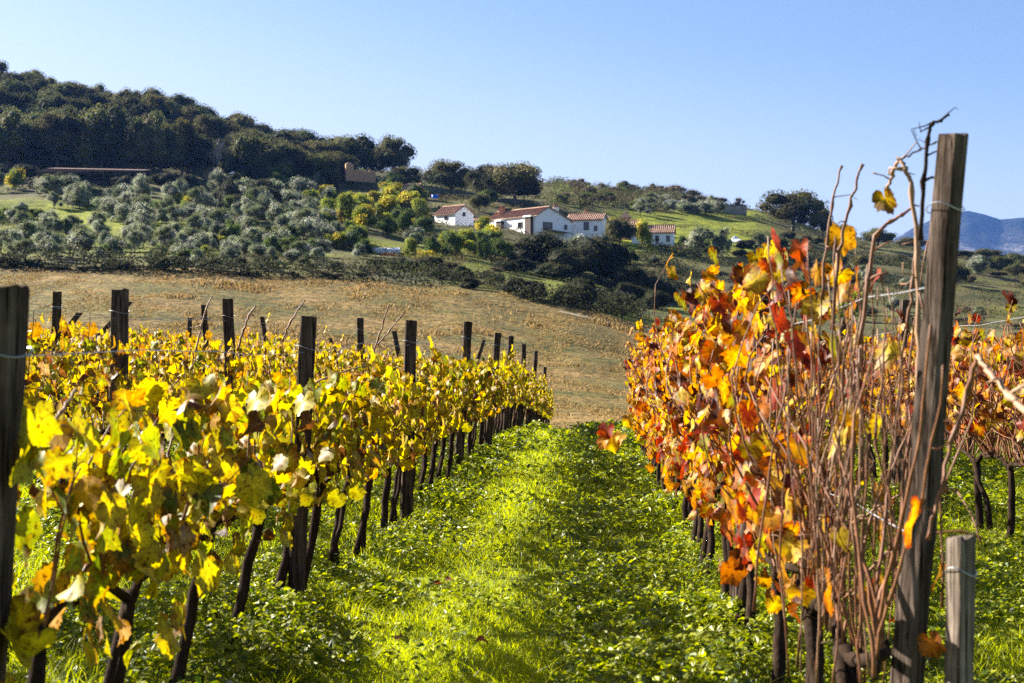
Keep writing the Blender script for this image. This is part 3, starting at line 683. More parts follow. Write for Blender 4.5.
# canopy
q = hit(735, 247); q = (q[0], q[1], Hs(*q)); gz = thing('white_canopy', 'small white pointed garden canopy on the green lawn', 'canopy', q); kg = 292/F
mb = MB(); a, b, zt = 1.9, .7, 4.5*kg
mb.add([[-a, -a, zt], [a, -a, zt], [a, a, zt], [-a, a, zt], [-b, -b, zt+.75], [b, -b, zt+.75], [b, b, zt+.75], [-b, b, zt+.75], [0, 0, zt+1.5]],
       [np.array([[0, 1, 5, 4], [1, 2, 6, 5], [2, 3, 7, 6], [3, 0, 4, 7]]), np.array([[4, 5, 8], [5, 6, 8], [6, 7, 8], [7, 4, 8]]), np.array([[3, 2, 1, 0]])]); mb.build('cover', M['canvas'], gz)
for sx in (-1, 1):
    for sy in (-1, 1):
        mb = MB(); tube(mb, [[sx*1.8, sy*1.8, -2], [sx*1.8, sy*1.8, zt-.01]], .06, 6); mb.build('pole', M['white'], gz)
# white tunnel cover + rusty box
q = at(386, 259, 214); tn = thing('plastic_tunnel', 'low white plastic covered tunnel in the bushes above the field', 'greenhouse', q); kt = 214/F
mb = MB(); th_ = np.linspace(0, np.pi, 11); prof = np.stack([np.full(11, -14*kt), -1.2*np.cos(th_), .6+1.1*np.sin(th_)], -1); prof = np.vstack([[[-14*kt, -1.2, -1.5]], prof, [[-14*kt, 1.2, -1.5]]])
prism(mb, prof, (28*kt, 0, 0)); recalc(mb.build('cover', M['canvas'], tn))
for a in (-14, 0, 14):
    mb = MB(); tube(mb, np.stack([np.full(11, a*kt), -1.24*np.cos(th_), .6+1.14*np.sin(th_)], -1), .04, 5); mb.build('hoop', M['wire'], tn)
q = at(390, 262, 208); o = thing('rusty_trailer', 'rust red farm trailer in the bushes under the white tunnel', 'trailer', q)
mb = MB(); prism(mb, [(-1.1, -.6, .5), (1.1, -.6, .5), (1.35, -.6, 1.3), (-1.35, -.6, 1.3)], (0, 1.2, 0)); recalc(mb.build('bed', plain('rust_red', (.4, .1, .05), .7, 4, .3), o))
for a in (-.7, .7):
    mb = MB(); tube(mb, [[a, -.62, .3], [a, -.78, .3]], .38, 14); mb.build('wheel', M['shade'], o)
# blue tarp
q = at(435, 200, 345); o = thing('blue_tarpaulin', 'small bright blue tarpaulin under the oak behind the small white house', 'tarpaulin', q)
mb = MB(); g_ = np.linspace(-.8, .8, 7); X_, Z_ = np.meshgrid(g_, np.linspace(.4, 1.3, 6)); Y_ = .15*np.sin(X_*5)+.3*Z_
i = np.arange(5)[:, None]*7; j = np.arange(6)[None]; mb.add(np.stack([X_, Y_, Z_], -1).reshape(-1, 3), np.stack([i+j, i+j+1, i+8+j, i+7+j], -1).reshape(-1, 4)); sh_ = mb.build('sheet', M['blue'], o, True)
mo = sh_.modifiers.new('s', 'SOLIDIFY'); mo.thickness = .03
for a in (-1.1, 1.1):
    mb = MB(); tube(mb, [[a, .35, -2], [a, .45, 1.7]], .05, 5); mb.build('pole', M['wood'], o)
# long grey wall on the ridge
q = at(716, 212, 418); o = thing('ridge_wall', 'long low grey wall along the skyline above the green lawn', 'wall', q)
mb = MB(); box(mb, (-9, 0, -3), (9, .5, 1.9)); mb.build('masonry', M['rock'], o)
mb = MB(); box(mb, (-9.2, -.1, 1.903), (9.2, .6, 2.1)); mb.build('coping', M['wood_dark'], o)
q = at(674, 209, 408); o = thing('stone_hut', 'small pale flat roofed hut on the ridge', 'hut', q)
mb = MB(); box(mb, (-2.2, 0, -3), (2.2, 2.5, 2.2)); mb.build('wall', M['rock'], o)
mb = MB(); box(mb, (-2.5, -.3, 2.203), (2.5, 2.8, 2.45)); mb.build('roof', M['canvas'], o)
# field edge fence
fo = 'thin fence posts along the track'
for i, px in enumerate((552, 585, 606, 622)):
    x, y = hit(px, 300+(px-552)*.3); x2, y2 = x, y
    mb = MB(); tube(mb, [[0, 0, -.3], [.03, 0, 1.5]], [.07, .05], 6); o = mb.build('fence_stake', M['wood_dark']); o.location = (x, y, Hs(x, y))
    tag(o, 'thin dark wooden stake beside the pale dirt track', 'fence post', fo)

# ------------------------------------------------------------------ vineyard
ROWX = dict(L1=-1.32, L2=-3.32, L3=-5.32, L4=-7.32, L5=-9.32, L6=-11.32, L7=-13.3, R1=.68, R2=2.68, R3=4.68, R4=6.68)
YAW = -math.atan(.0534)
ROWNAME = dict(L1='the row bordering the path on its left', L2='the second row left of the path', L3='the third row left of the path', L4='the fourth row left of the path',
               L5='the fifth row left of the path', L6='the sixth row left of the path', L7='the farthest left row', R1='the orange row right of the path', R2='the second row right of the path',
               R3='the third row right of the path', R4='the farthest right row')
def rowpt(r, d): x = ROWX[r]+.0534*d; return np.array([x, d, Hs(x, d)])
# leaf template
def leaf_template():
    a = [0, 9, 18, 28, 38, 47, 56, 66, 76, 88, 98, 110, 122, 134, 146, 158, 170]
    r = [1.0, .87, .86, .74, .84, .82, .94, .82, .83, .70, .76, .74, .84, .73, .72, .60, .42]
    ang = np.array(a+[-q for q in a[:0:-1]]); rad = np.array(r+r[:0:-1]); n = len(ang)
    A = R(1)*ang
    outer = np.stack([np.sin(A)*rad, np.cos(A)*rad], -1); inner = outer*.5
    V = np.vstack([[[0, 0]], inner, outer]); j = np.arange(n); j2 = (j+1) % n
    tri = np.stack([np.zeros(n, int), 1+j, 1+j2], -1); qd = np.stack([1+j, 1+n+j, 1+n+j2, 1+j2], -1)
    rim = np.concatenate([[0], np.full(n, .5), np.full(n, 1.)])
    keep = j != 16                                # open sinus at the petiole
    return V, tri[keep], qd[keep], rim, np.concatenate([[0], A, A])
LT = leaf_template()
def leaves(mb, P, tip, nrm, size, cc, rc, rng, rimw, curl):
    V2, tri, qd, rim, ang = LT; n = len(P); m = len(V2)
    tip = tip/(np.linalg.norm(tip, axis=1)[:, None]+1e-9); side = np.cross(tip, nrm); side /= np.linalg.norm(side, axis=1)[:, None]+1e-9; nn = np.cross(side, tip)
    r2 = (V2**2).sum(1); wob = np.sin(3*ang[None]+rng.uniform(0, 6.28, (n, 1)))*.16*r2[None]
    z = curl[:, :1]*V2[None, :, 1]**2+curl[:, 1:2]*np.abs(V2[None, :, 0])**1.3+wob
    jx = V2[None, :, 0]*rng.uniform(.8, 1.1, (n, 1))*(1-.25*np.abs(curl[:, 1:2])*np.abs(V2[None, :, 0])); jy = V2[None, :, 1]+0*jx
    jx = jx*(1+.06*rng.normal(size=(n, m))); jy = jy*(1+.06*rng.normal(size=(n, m)))
    s = size[:, None, None]
    W = P[:, None]+s*(jx[..., None]*side[:, None]+(jy+.15)[..., None]*tip[:, None]+z[..., None]*nn[:, None])
    t = np.clip((rim[None]-(1-rimw[:, None])+.25*rng.normal(size=(n, m)))/.35, 0, 1)[..., None]
    col = cc[:, None]*(1-t)+rc[:, None]*t
    dg = np.abs(np.degrees(ang)); vein = np.minimum.reduce([dg, np.abs(dg-56), np.abs(dg-122)]) < 5; col = col*np.where(vein, 1.22, .88)[None, :, None]
    off = (np.arange(n)*m)[:, None, None]
    mb.add(W.reshape(-1, 3), [(tri[None]+off).reshape(-1, 3), (qd[None]+off).reshape(-1, 4)], col.reshape(-1, 3))
PALL = dict(
 yellow=([(.62, .48, .012), (.50, .44, .02), (.28, .32, .02), (.10, .14, .02), (.55, .30, .015), (.38, .25, .11), (.15, .065, .025)], [.33, .24, .17, .10, .05, .05, .06], [(.40, .18, .015), (.22, .11, .03), (.48, .44, .02)]),
 gold=([(.60, .46, .015), (.48, .40, .02), (.24, .27, .02), (.48, .24, .015), (.38, .26, .12), (.17, .075, .03)], [.36, .24, .14, .08, .09, .09], [(.36, .15, .015), (.22, .11, .03), (.45, .3, .02)]),
 orange=([(.60, .30, .015), (.52, .16, .012), (.60, .42, .02), (.30, .035, .01), (.12, .018, .01), (.22, .22, .02), (.30, .18, .08), (.12, .045, .02)], [.29, .09, .29, .06, .09, .06, .03, .09], [(.34, .03, .01), (.42, .11, .012), (.12, .025, .012)]))
def vine_mesh(seed, style, nleaf=150, ncane=9, top=1.15, low=.42, cl=.62, leafz=None, halfw=.24, trunk_h=.5, lean=.2, lsize=(.042, .07), canes_down=.25, along=.52):
    """meshes of one vine in local axes: x across the row, y along it"""
    rng = np.random.default_rng(seed); tb = MB(); th = trunk_h
    slx = rng.uniform(.01, .08); p = np.array([-slx, -lean, -.1]); pts = [p]
    bx_, by_ = rng.uniform(-.03, .03), rng.uniform(-.05, .05)
    for k, t in enumerate(np.linspace(.0, 1, 7)):
        pts.append(np.array([-slx*(1-t)+bx_*math.sin(t*3.1)+rng.normal()*.006, -lean*(1-t)+by_*math.sin(t*3.1)+rng.normal()*.008, t*th]))
    rr = rng.uniform(.016, .024); tube(tb, pts, [rr*1.35]+list(rr*(1.2-.25*np.linspace(0, 1, 7)+.18*rng.random(7))), 8)
    if seed % 3 != 1:                             # a second stem from the same stock
        q2 = [np.array([-slx+rng.uniform(-.04, .04), -lean-rng.uniform(.12, .3), -.1])]+[pts[-1]*t+np.array([-slx*(1-t)+.02*math.sin(t*4), -(lean+.25)*(1-t), 0])+rng.normal(size=3)*.006 for t in (.25, .5, .75, 1)]
        tube(tb, q2, [rr*1.1, rr*.95, rr*.85, rr*.8, rr*.8], 7)
    head = pts[-1]; ends = []
    for sgn in (-1, 1):
        q = [head-np.array([0, 0, .03])]; L = along*rng.uniform(.85, 1.05)
        for t in (.25, .5, .75, 1): q.append(head+np.array([rng.normal()*.02, sgn*L*t, .05*math.sin(t*2)+rng.normal()*.015]))
        tube(tb, q, [rr*.95, rr*.8, rr*.66, rr*.55, rr*.42], 7); ends.append(np.array(q))
    # knobs where the canes start
    cb = MB(); cps = []
    for k in range(ncane):
        arm = ends[k % 2]; f = rng.uniform(.3, 4); i = min(int(f), 3); s = arm[i]*(1-(f-i))+arm[i+1]*(f-i)
        if k < 8: tube(tb, [s, s+np.array([0, 0, .03])], [rr*.55, rr*.3], 6)
        L = cl*rng.uniform(.55, 1.15); dr = np.array([rng.normal()*.16, rng.normal()*.24, 1.]); droop = rng.random() < canes_down
        c = [s.copy()]; cur = s.copy(); seg = 9; v_ = dr/np.linalg.norm(dr)
        for g_ in range(seg):
            v_ = v_+rng.normal(size=3)*.13; 
            if droop: v_[2] -= .24
            if abs(cur[0]) > halfw*.8: v_[0] -= .22*np.sign(cur[0])
            if cur[2] > top-.05 and not (k % 6 == 0): v_[2] -= .3
            v_ /= np.linalg.norm(v_); cur = cur+v_*L/seg; c.append(cur.copy())
        c = np.array(c); r0 = rng.uniform(.0028, .0052); c2 = np.repeat(c, 2, 0)[:-1].copy(); c2[1::2] = (c[:-1]+c[1:])/2; rc2 = np.linspace(r0, r0*.45, len(c2)); rc2[::2] *= 1.5; tube(cb, c2, rc2, 5); cps.append(c)
    lb = MB()
    if nleaf:
        lz = leafz or (low, top)
        n = nleaf; z = rng.uniform(lz[0], lz[1], n)**1.0; y = rng.uniform(-along, along, n)
        # clumpy outline along the row
        edge = .75+.5*fbm(y*3+seed*3.1, z*3, seed, 2); sgn = np.where(rng.random(n) < .5, -1, 1)
        prof = halfw*edge*np.clip(1.15-np.abs((z-lz[0])/(lz[1]-lz[0])-.45)*.9, .3, 1.1); x = sgn*prof*rng.uniform(.25, 1.1, n)
        P = np.stack([x, y, z], -1)
        near = rng.random(n) < .4
        for i in np.nonzero(near)[0]:
            c = cps[rng.integers(len(cps))]; q = c[rng.integers(2, len(c))]; P[i] = q+rng.normal(size=3)*.045
        P[:, 2] = np.maximum(P[:, 2], lz[0]-.03); P[:, 0] = np.clip(P[:, 0], -halfw*1.25, halfw*1.25)
        out = np.stack([np.sign(P[:, 0])*1.0, np.zeros(n), np.full(n, .35)], -1)+rng.normal(size=(n, 3))*.55
        tip = np.stack([rng.normal(size=n)*.35, rng.normal(size=n)*.45, -np.ones(n)+rng.normal(size=n)*.35], -1)
        cols, wts, rims = PALL[style]; cols = [tuple(q*.78 for q in c_) for c_ in cols]; rims = [tuple(q*.78 for q in c_) for c_ in rims]; ci = rng.choice(len(cols), n, p=np.array(wts)/sum(wts)); cc = np.array(cols)[ci]*rng.uniform(.75, 1.2, (n, 1)); rc = np.array(rims)[rng.integers(0, len(rims), n)]
        dry = ci >= len(cols)-1; size = rng.uniform(*lsize, n)*np.where(dry, .8, 1)
        curl = np.stack([rng.uniform(-.5, .15, n), rng.uniform(-.25, .4, n)], -1); curl[dry] = np.stack([rng.uniform(-1.3, -.5, dry.sum()), rng.uniform(.3, 1.2, dry.sum())], -1)
        rimw = np.where(rng.random(n) < .5, rng.uniform(0, .25, n), rng.uniform(.2, .62, n)); rimw[dry] = .1
        leaves(lb, P, tip, out, size, cc, rc, rng, rimw, curl)
    return tb.mesh('trunk', M['bark'], True), cb.mesh('canes', M['cane'], True), (lb.mesh('foliage', M['leaf'], True) if nleaf else None)
VAR = {}
VAR['yellow'] = [vine_mesh(200+i, 'yellow', 130, 8, 1.16, .56, .58, halfw=.24, trunk_h=.6, lsize=(.046, .074)) for i in range(7)]
VAR['near'] = [vine_mesh(400+i, 'yellow', 128, 9, 1.1, .44, .56, halfw=.24, trunk_h=.54, lsize=(.046, .078)) for i in range(5)]
VAR['gold'] = [vine_mesh(230+i, 'gold', 140, 12, 1.24, .56, .72, halfw=.25, trunk_h=.55) for i in range(5)]
VAR['orange'] = [vine_mesh(260+i, 'orange', 235, 14, 1.58, .45, 1.05, halfw=.24, canes_down=.15, lsize=(.036, .064)) for i in range(6)]
VAR['reed'] = [vine_mesh(290+i, 'orange', 150, 46, 1.4, .5, .9, leafz=(.8, 1.45), halfw=.25, canes_down=.2, trunk_h=.55) for i in range(4)]
VAR['end'] = [vine_mesh(320+i, 'orange', n_, 20, tp_, .35, cl_, leafz=lz_, halfw=.2, canes_down=.1, trunk_h=.42, lean=.24) for i, (n_, lz_, tp_, cl_) in enumerate([(16, (.4, 1.1), 1.2, .8), (80, (.45, 1.5), 1.45, .95), (230, (.4, 1.56), 1.45, .95)])]
vr = np.random.default_rng(77)
ORD = ['nearest', 'second', 'third', 'fourth', 'fifth', 'sixth', 'seventh', 'eighth', 'ninth', 'tenth']
def vine(r, d, style, label, var=None, sc=1., flip=None, group=None, off=0):
    vs = VAR[style]; v = vs[var if var is not None else vr.integers(len(vs))]
    p = rowpt(r, d); p[0] += off
    t = thing('grapevine', label, 'grapevine', p, YAW+(0 if (flip if flip is not None else 0) == 0 else math.pi), group)
    t.scale = (sc*vr.uniform(.95, 1.08), sc*vr.uniform(.98, 1.04), sc*vr.uniform(.94, 1.06))
    ob('trunk', v[0], t); ob('canes', v[1], t)
    if v[2]: ob('foliage', v[2], t)
    return t
def rowfill(r, ds, style, look, hero=0):
    for i, d in enumerate(ds):
        if i < hero: lab = f'{look} vine, {ORD[i]} along {ROWNAME[r]}'; grp = 'vines of '+ROWNAME[r]
        else:
            q = 'middle' if d < ds[0]+(ds[-1]-ds[0])*.5 else 'far'
            lab = f'{look} vine, {q} stretch of {ROWNAME[r]}'; grp = f'vines of the {q} stretch of {ROWNAME[r]}'
        o_ = vine(r, d+vr.uniform(-.12, .12), 'near' if r == 'L1' and i < 2 else style, lab, group=grp)
        if r == 'R1': o_.scale.z *= 1-.13*min(1, max(0, (d-7)/8)); o_.scale.x *= 1-.15*min(1, max(0, (d-7)/8))
rowfill('L1', np.arange(3.35, 46.5, .76), 'yellow', 'yellow leaved', 9)
rowfill('L2', np.arange(6.0, 44, 1.05), 'gold', 'golden leaved', 6)
rowfill('L3', np.arange(11.5, 42, 1.05), 'gold', 'golden leaved', 3)
rowfill('L4', np.arange(16, 42, 1.1), 'gold', 'golden leaved', 2)
rowfill('L5', np.arange(21, 42, 1.1), 'gold', 'golden leaved', 0)
rowfill('L6', np.arange(26, 42, 1.15), 'gold', 'golden leaved', 0)
rowfill('L7', np.arange(31, 42, 1.2), 'gold', 'golden leaved', 0)
vine('R1', 3.75, 'end', 'nearly leafless vine of many bare red canes beside the tall grey post', 0)
vine('R1', 4.35, 'end', 'vine of bare canes with a few orange leaves behind the tall grey post', 1)
vine('R1', 5.1, 'end', 'vine with red and orange leaves before the bare cane tangle', 2)
rowfill('R1', np.arange(5.95, 17.2, .9), 'orange', 'orange leaved', 8)
rowfill('R2', np.arange(8.0, 30, .95), 'reed', 'orange topped', 6)
rowfill('R3', np.arange(14.5, 30, 1.0), 'reed', 'orange topped', 0)
rowfill('R4', np.arange(21, 30, 1.05), 'orange', 'orange leaved', 0)

# posts
def post(px, py, d, row, wid, label, m='wood_dark', yaw=8., base=None, name='wooden_post', chip=0, seed=0, taper=.96, rnd=False):
    top = at(px, py, d); b = rowpt(row, d) if base is None else np.array([base[0], base[1], Hs(*base)])
    rng = np.random.default_rng(seed+int(px*7)); t = thing(name, label, 'post', b, 0, 'vineyard posts')
    h = top[2]-b[2]; n = 9; mb = MB(); ang = R(yaw)
    k = 12 if not rnd else 12; prof = []
    for s_ in range(4):
        for q in (-.8, 0, .8):
            a = s_*math.pi/2; e = np.array([q, -1.0 if abs(q) < .1 else -.965]); e = e*(1-.03*rng.random()); ca, sa = math.cos(a), math.sin(a); prof.append([e[0]*ca-e[1]*sa, e[0]*sa+e[1]*ca])
    prof = np.array(prof); 
    V = []
    for i in range(n):
        f = i/(n-1); s = wid/2*(1-(1-taper)*f); cx = (top[0]-b[0])*f+rng.normal()*.002; cy = (top[1]-b[1])*f+rng.normal()*.002
        pr = prof*(1+.025*rng.normal(size=(12, 1)))*s; ca, sa = math.cos(ang), math.sin(ang)
        X_ = pr[:, 0]*ca-pr[:, 1]*sa; Y_ = pr[:, 0]*sa+pr[:, 1]*ca
        zt = h*f-(.35*(1-f) if i == 0 else 0)
        V.append(np.stack([cx+X_, cy+Y_, zt+(rng.normal(size=12)*.004 if i == n-1 else 0)*np.ones(12)], -1))
    V = np.array(V).reshape(-1, 3); i = np.arange(n-1)[:, None]*12; j = np.arange(12)[None]; j2 = (j+1) % 12
    V = np.vstack([V, [[top[0]-b[0], top[1]-b[1], h+.004]]])
    capf = np.stack([(n-1)*12+np.arange(12), (n-1)*12+(np.arange(12)+1) % 12, np.full(12, n*12)], -1)
    mb.add(V, [np.stack([i+j, i+j2, i+12+j2, i+12+j], -1).reshape(-1, 4), capf]); mb.build('shaft', M[m], t)
    # wire loop tied round it
    wb = MB(); a = np.linspace(0, 2*np.pi, 25); f = .9; zz = h*f
    tube(wb, np.stack([(top[0]-b[0])*f+np.cos(a)*wid*.66, (top[1]-b[1])*f+np.sin(a)*wid*.66, zz+.01*np.sin(a*2)], -1), .0016, 4, cap=False)
    wb.build('wire_tie', M['wire'], t); return t, top, b
POSTS = {k: [] for k in ROWX}
def P_(row, px, py, d, wid, label, **k):
    t, top, b = post(px, py, d, row, wid, label, **k); POSTS[row].append((d, top, b))
P_('L1', 7, 288, 3.0, .092, 'thick dark post cut off by the left edge of the view', yaw=4)
for px, py, d, lab in ((308, 317, 6.4, 'stout dark post standing tall above the yellow leaves nearest the path'), (411, 321, 10.3, 'dark post leaning right, second beyond the stout one in the left row'),
    (468, 322, 14.4, 'dark post leaning right, third in the row along the path'), (498, 333, 18.6, 'dark post just right of the tall leaning third one'), (511, 336, 22.6, 'post close beside the shorter ones near the far row end, fifth in line'),
    (524, 344, 27, 'sixth post of the row along the path'), (536, 351, 33, 'seventh post near the far end of the row along the path'), (545, 367, 40, 'small post over the crest at the end of the left row'), (551, 390, 46, 'last tiny post at the bottom end of the left row')):
    P_('L1', px, py, d, .078 if d < 8 else .09, lab, yaw=10)
P_('L2', 120, 290, 10.0, .105, 'grey post with its left edge sunlit, standing in golden vines', m='wood', yaw=-14)
for px, py, d, lab in ((228, 299, 13.3, 'dark post right of the sunlit grey one'), (360, 318, 21, 'thin slanting post between the two tall dark ones'), (394, 331, 27, 'thin short post just left of a leaning dark post'), (484, 340, 36, 'thin distant post behind the far part of the left row')):
    P_('L2', px, py, d, .09, lab, m='wood_dark', yaw=-10)
for px, py, d, lab in ((57, 292, 14.2, 'dark post right of the thick cut off one'), (204, 305, 20, 'thin dark post left of the taller dark one in the second row'), (262, 317, 24.5, 'short thin post left of the stout dark post'), (330, 338, 33, 'tiny distant post behind the stout dark post')):
    P_('L3', px, py, d, .085, lab)
for px, py, d, lab in ((130, 302, 18.4, 'slim post close behind the sunlit grey one'), (190, 318, 26, 'short stub post behind the golden vines'), (80, 313, 17.5, 'short stub post left of the sunlit grey one')):
    P_('L4', px, py, d, .08, lab)
bt = at(950, 135, 3.4); P_('R1', 951, 135, 3.4, .066, 'tall weathered grey post in front of the bare canes, wire twisted at its top', m='wood', yaw=42, base=(at(893, 856, 3.4)[0], 3.4), taper=.86)
for px, py, d, lab in ((764, 262, 6.4, 'pale post inside the orange vines nearest the path'), (712, 300, 9.6, 'post hidden in the orange vines halfway along the row'), (668, 330, 15.5, 'post hidden near the far end of the orange row')):
    P_('R1', px, py, d, .08, lab, m='wood')
post(961, 537, 3.32, 'R1', .053, 'short cut off grey stump post right of the tall one', 'stump', 30, base=(at(958, 860, 3.32)[0], 3.32), name='short_post', taper=1.0)
for px, py, d, lab in ((905, 300, 12.4, 'post among the bare canes of the second right row'), (845, 318, 17.5, 'distant post in the second right row')):
    P_('R2', px, py, d, .08, lab, m='wood')
# wires
def wire(row, frac, d0, d1, label, sag=.02):
    pts = [(d, b+(t-b)*frac) for d, t, b in sorted(POSTS[row], key=lambda q: q[0])]
    ds = [p[0] for p in pts]; xs = np.array([p[1] for p in pts])
    D = np.arange(d0, d1, .4); P = []
    for d in D:
        b = rowpt(row, d); hh = np.interp(d, ds, xs[:, 2]-np.array([rowpt(row, q)[2] for q in ds])); ox = np.interp(d, ds, xs[:, 0]-np.array([rowpt(row, q)[0] for q in ds]))
        P.append([b[0]+ox, d, b[2]+hh-sag*abs(math.sin(d*.75))])
    mb = MB(); tube(mb, P, .0015, 4); o = mb.build('trellis_wire', M['wire']); tag(o, label, 'wire', 'trellis wires')
for r, fr, a, b in (('L1', .9, 2.4, 45), ('L2', .88, 6, 42), ('L2', .7, 6, 42), ('L3', .88, 11, 40), ('R1', .8, 3.4, 17), ('R1', .45, 3.4, 17), ('R2', .85, 8, 28)):
    wire(r, fr, a, b, f'thin steel wire {"near the post tops" if fr > .8 else "among the leaves"} of {ROWNAME[r]}')

# loose canes that stick out, each traced at its own distance
def cane(name, pts, r0, label, m='cane', nodes=True, cat='cane', group=None):
    P = np.array([at(*p) for p in pts]); o_ = P[0].copy(); K = len(P)
    tt = np.linspace(0, K-1, (K-1)*5+1); Q = np.stack([np.interp(tt, np.arange(K), P[:, i]) for i in range(3)], -1)
    for _ in range(2): Q[1:-1] = (Q[:-2]+Q[1:-1]*2+Q[2:])/4
    rr = np.linspace(r0, r0*.6, len(Q)); rg = np.random.default_rng(int(P[0, 0]*1e4) % 99991); Q[1:-1] += rg.normal(size=(len(Q)-2, 3))*.0022
    if nodes: rr[::5] *= 1.55
    mb = MB(); tube(mb, Q-o_, rr, 7)
    for k in range(2, len(Q)-2, 3):              # short side shoots and tendrils at the nodes
        if rg.random() < .55:
            e = Q[k]+np.array([rg.choice([-1, 1])*rg.uniform(.015, .05), rg.normal()*.02, rg.uniform(-.02, .05)]); md = (Q[k]+e)/2+rg.normal(size=3)*.005
            tube(mb, np.array([Q[k], md, e, e+rg.normal(size=3)*.012])-o_, [rr[k]*.6, rr[k]*.42, rr[k]*.36, rr[k]*.2], 5)
    t = mb.build(name, M[m], None, True); t.location = o_; tag(t, label, cat, group); return t
HC = 'long_cane'
for pts, r, lab, m in [
 ([(832, 330, 3.9), (838, 250, 3.9), (850, 205, 3.88), (863, 164, 3.86)], .0055, 'bare upright cane left of its twin, tips against the sky', 'cane'),
 ([(822, 300, 4.1), (826, 240, 4.1), (831, 205, 4.1), (842, 166, 4.1)], .0048, 'thinner bare cane leaning against the sky left of its twin', 'cane'),
 ([(918, 420, 3.6), (920, 330, 3.6), (917, 250, 3.6), (912, 190, 3.6), (906, 168, 3.6), (899, 158, 3.62), (893, 172, 3.66), (888, 190, 3.7)], .0068, 'thick reddish cane arching over beside the tall grey post', 'cane_pale'),
 ([(920, 240, 3.5), (924, 180, 3.5), (928, 140, 3.5), (932, 123, 3.5), (941, 121, 3.5), (949, 114, 3.5)], .0055, 'knotty dark tendril rising left of the grey post top', 'bark'),
 ([(860, 345, 3.7), (868, 280, 3.7), (876, 232, 3.7), (890, 222, 3.7), (903, 214, 3.7), (912, 207, 3.7)], .006, 'kinked brown cane bending right below the hanging leaf', 'cane'),
 ([(908, 330, 3.9), (912, 280, 3.9), (918, 240, 3.9), (921, 228, 3.9)], .005, 'short brown cane left of the thick arching one', 'cane'),
 ([(903, 158, 3.65), (920, 150, 3.6), (935, 142, 3.5), (946, 140, 3.4)], .0026, 'fine dark tendril joining the arching cane and the post', 'bark'),
 ([(1030, 414, 2.9), (1010, 396, 3.0), (990, 373, 3.1), (978, 356, 3.15)], .008, 'thick sunlit pale cane slanting in from the right edge', 'cane_pale'),
 ([(978, 356, 3.16), (968, 390, 3.2), (956, 430, 3.2), (940, 490, 3.2), (928, 540, 3.2)], .0065, 'brown cane hanging down right of the tall grey post', 'cane'),
 ([(30, 443, 3.2), (45, 432, 3.25), (62, 412, 3.3), (76, 390, 3.35)], .0055, 'pale slanting cane above the yellow leaves beside the thick left post', 'cane_pale'),
 ([(196, 352, 8.2), (202, 325, 8.2), (207, 306, 8.2), (212, 296, 8.2)], .006, 'short upright pale cane above the golden vines', 'cane_pale'),
 ([(238, 350, 7.2), (243, 330, 7.2), (249, 315, 7.2), (256, 306, 7.2)], .006, 'upright cane between the dark post and the stout post', 'cane'),
 ([(283, 342, 7.6), (290, 322, 7.6), (299, 308, 7.6), (305, 300, 7.6)], .005, 'thin cane touching the left of the stout dark post', 'cane'),
 ([(372, 360, 9), (378, 338, 9), (384, 322, 9), (389, 304, 9)], .006, 'thin cane just left of a leaning dark post', 'cane'),
 ([(378, 345, 9.3), (390, 330, 9.3), (398, 320, 9.3), (405, 312, 9.3)], .005, 'thin curved cane left of the second leaning dark post', 'cane'),
 ([(305, 388, 7), (325, 378, 7), (348, 370, 7), (366, 366, 7)], .005, 'pale cane lying across the yellow leaves right of the stout post', 'cane_pale'),
 ([(640, 425, 7.2), (632, 418, 7.2), (622, 416, 7.2), (610, 425, 7.2)], .003, 'thin shoot reaching out of the orange row over the path', 'cane'),
]: cane(HC, pts, r, lab, m)
cr_ = np.random.default_rng(8)
for i in range(56):                                  # dense tangle of bare canes between the orange leaves and the grey post
    d = cr_.uniform(3.45, 4.5); x0 = cr_.uniform(800, 925) if i % 3 else cr_.uniform(775, 860); top = cr_.uniform(225, 420); bot = cr_.uniform(560, 700); w_ = cr_.normal()*18
    pts = [(x0+w_+cr_.normal()*5, bot, d), (x0+w_*.6+cr_.normal()*8, bot*.62+top*.38, d+cr_.normal()*.03), (x0+cr_.normal()*8, bot*.3+top*.7, d), (x0-w_*.3+cr_.normal()*5, top, d+cr_.normal()*.03)]
    cane('hanging_cane', pts, cr_.uniform(.0018, .0040), 'bare reddish cane in the dense tangle left of the tall grey post', 'cane' if cr_.random() < .7 else 'cane_pale', True, 'cane', 'bare canes of the tangle')

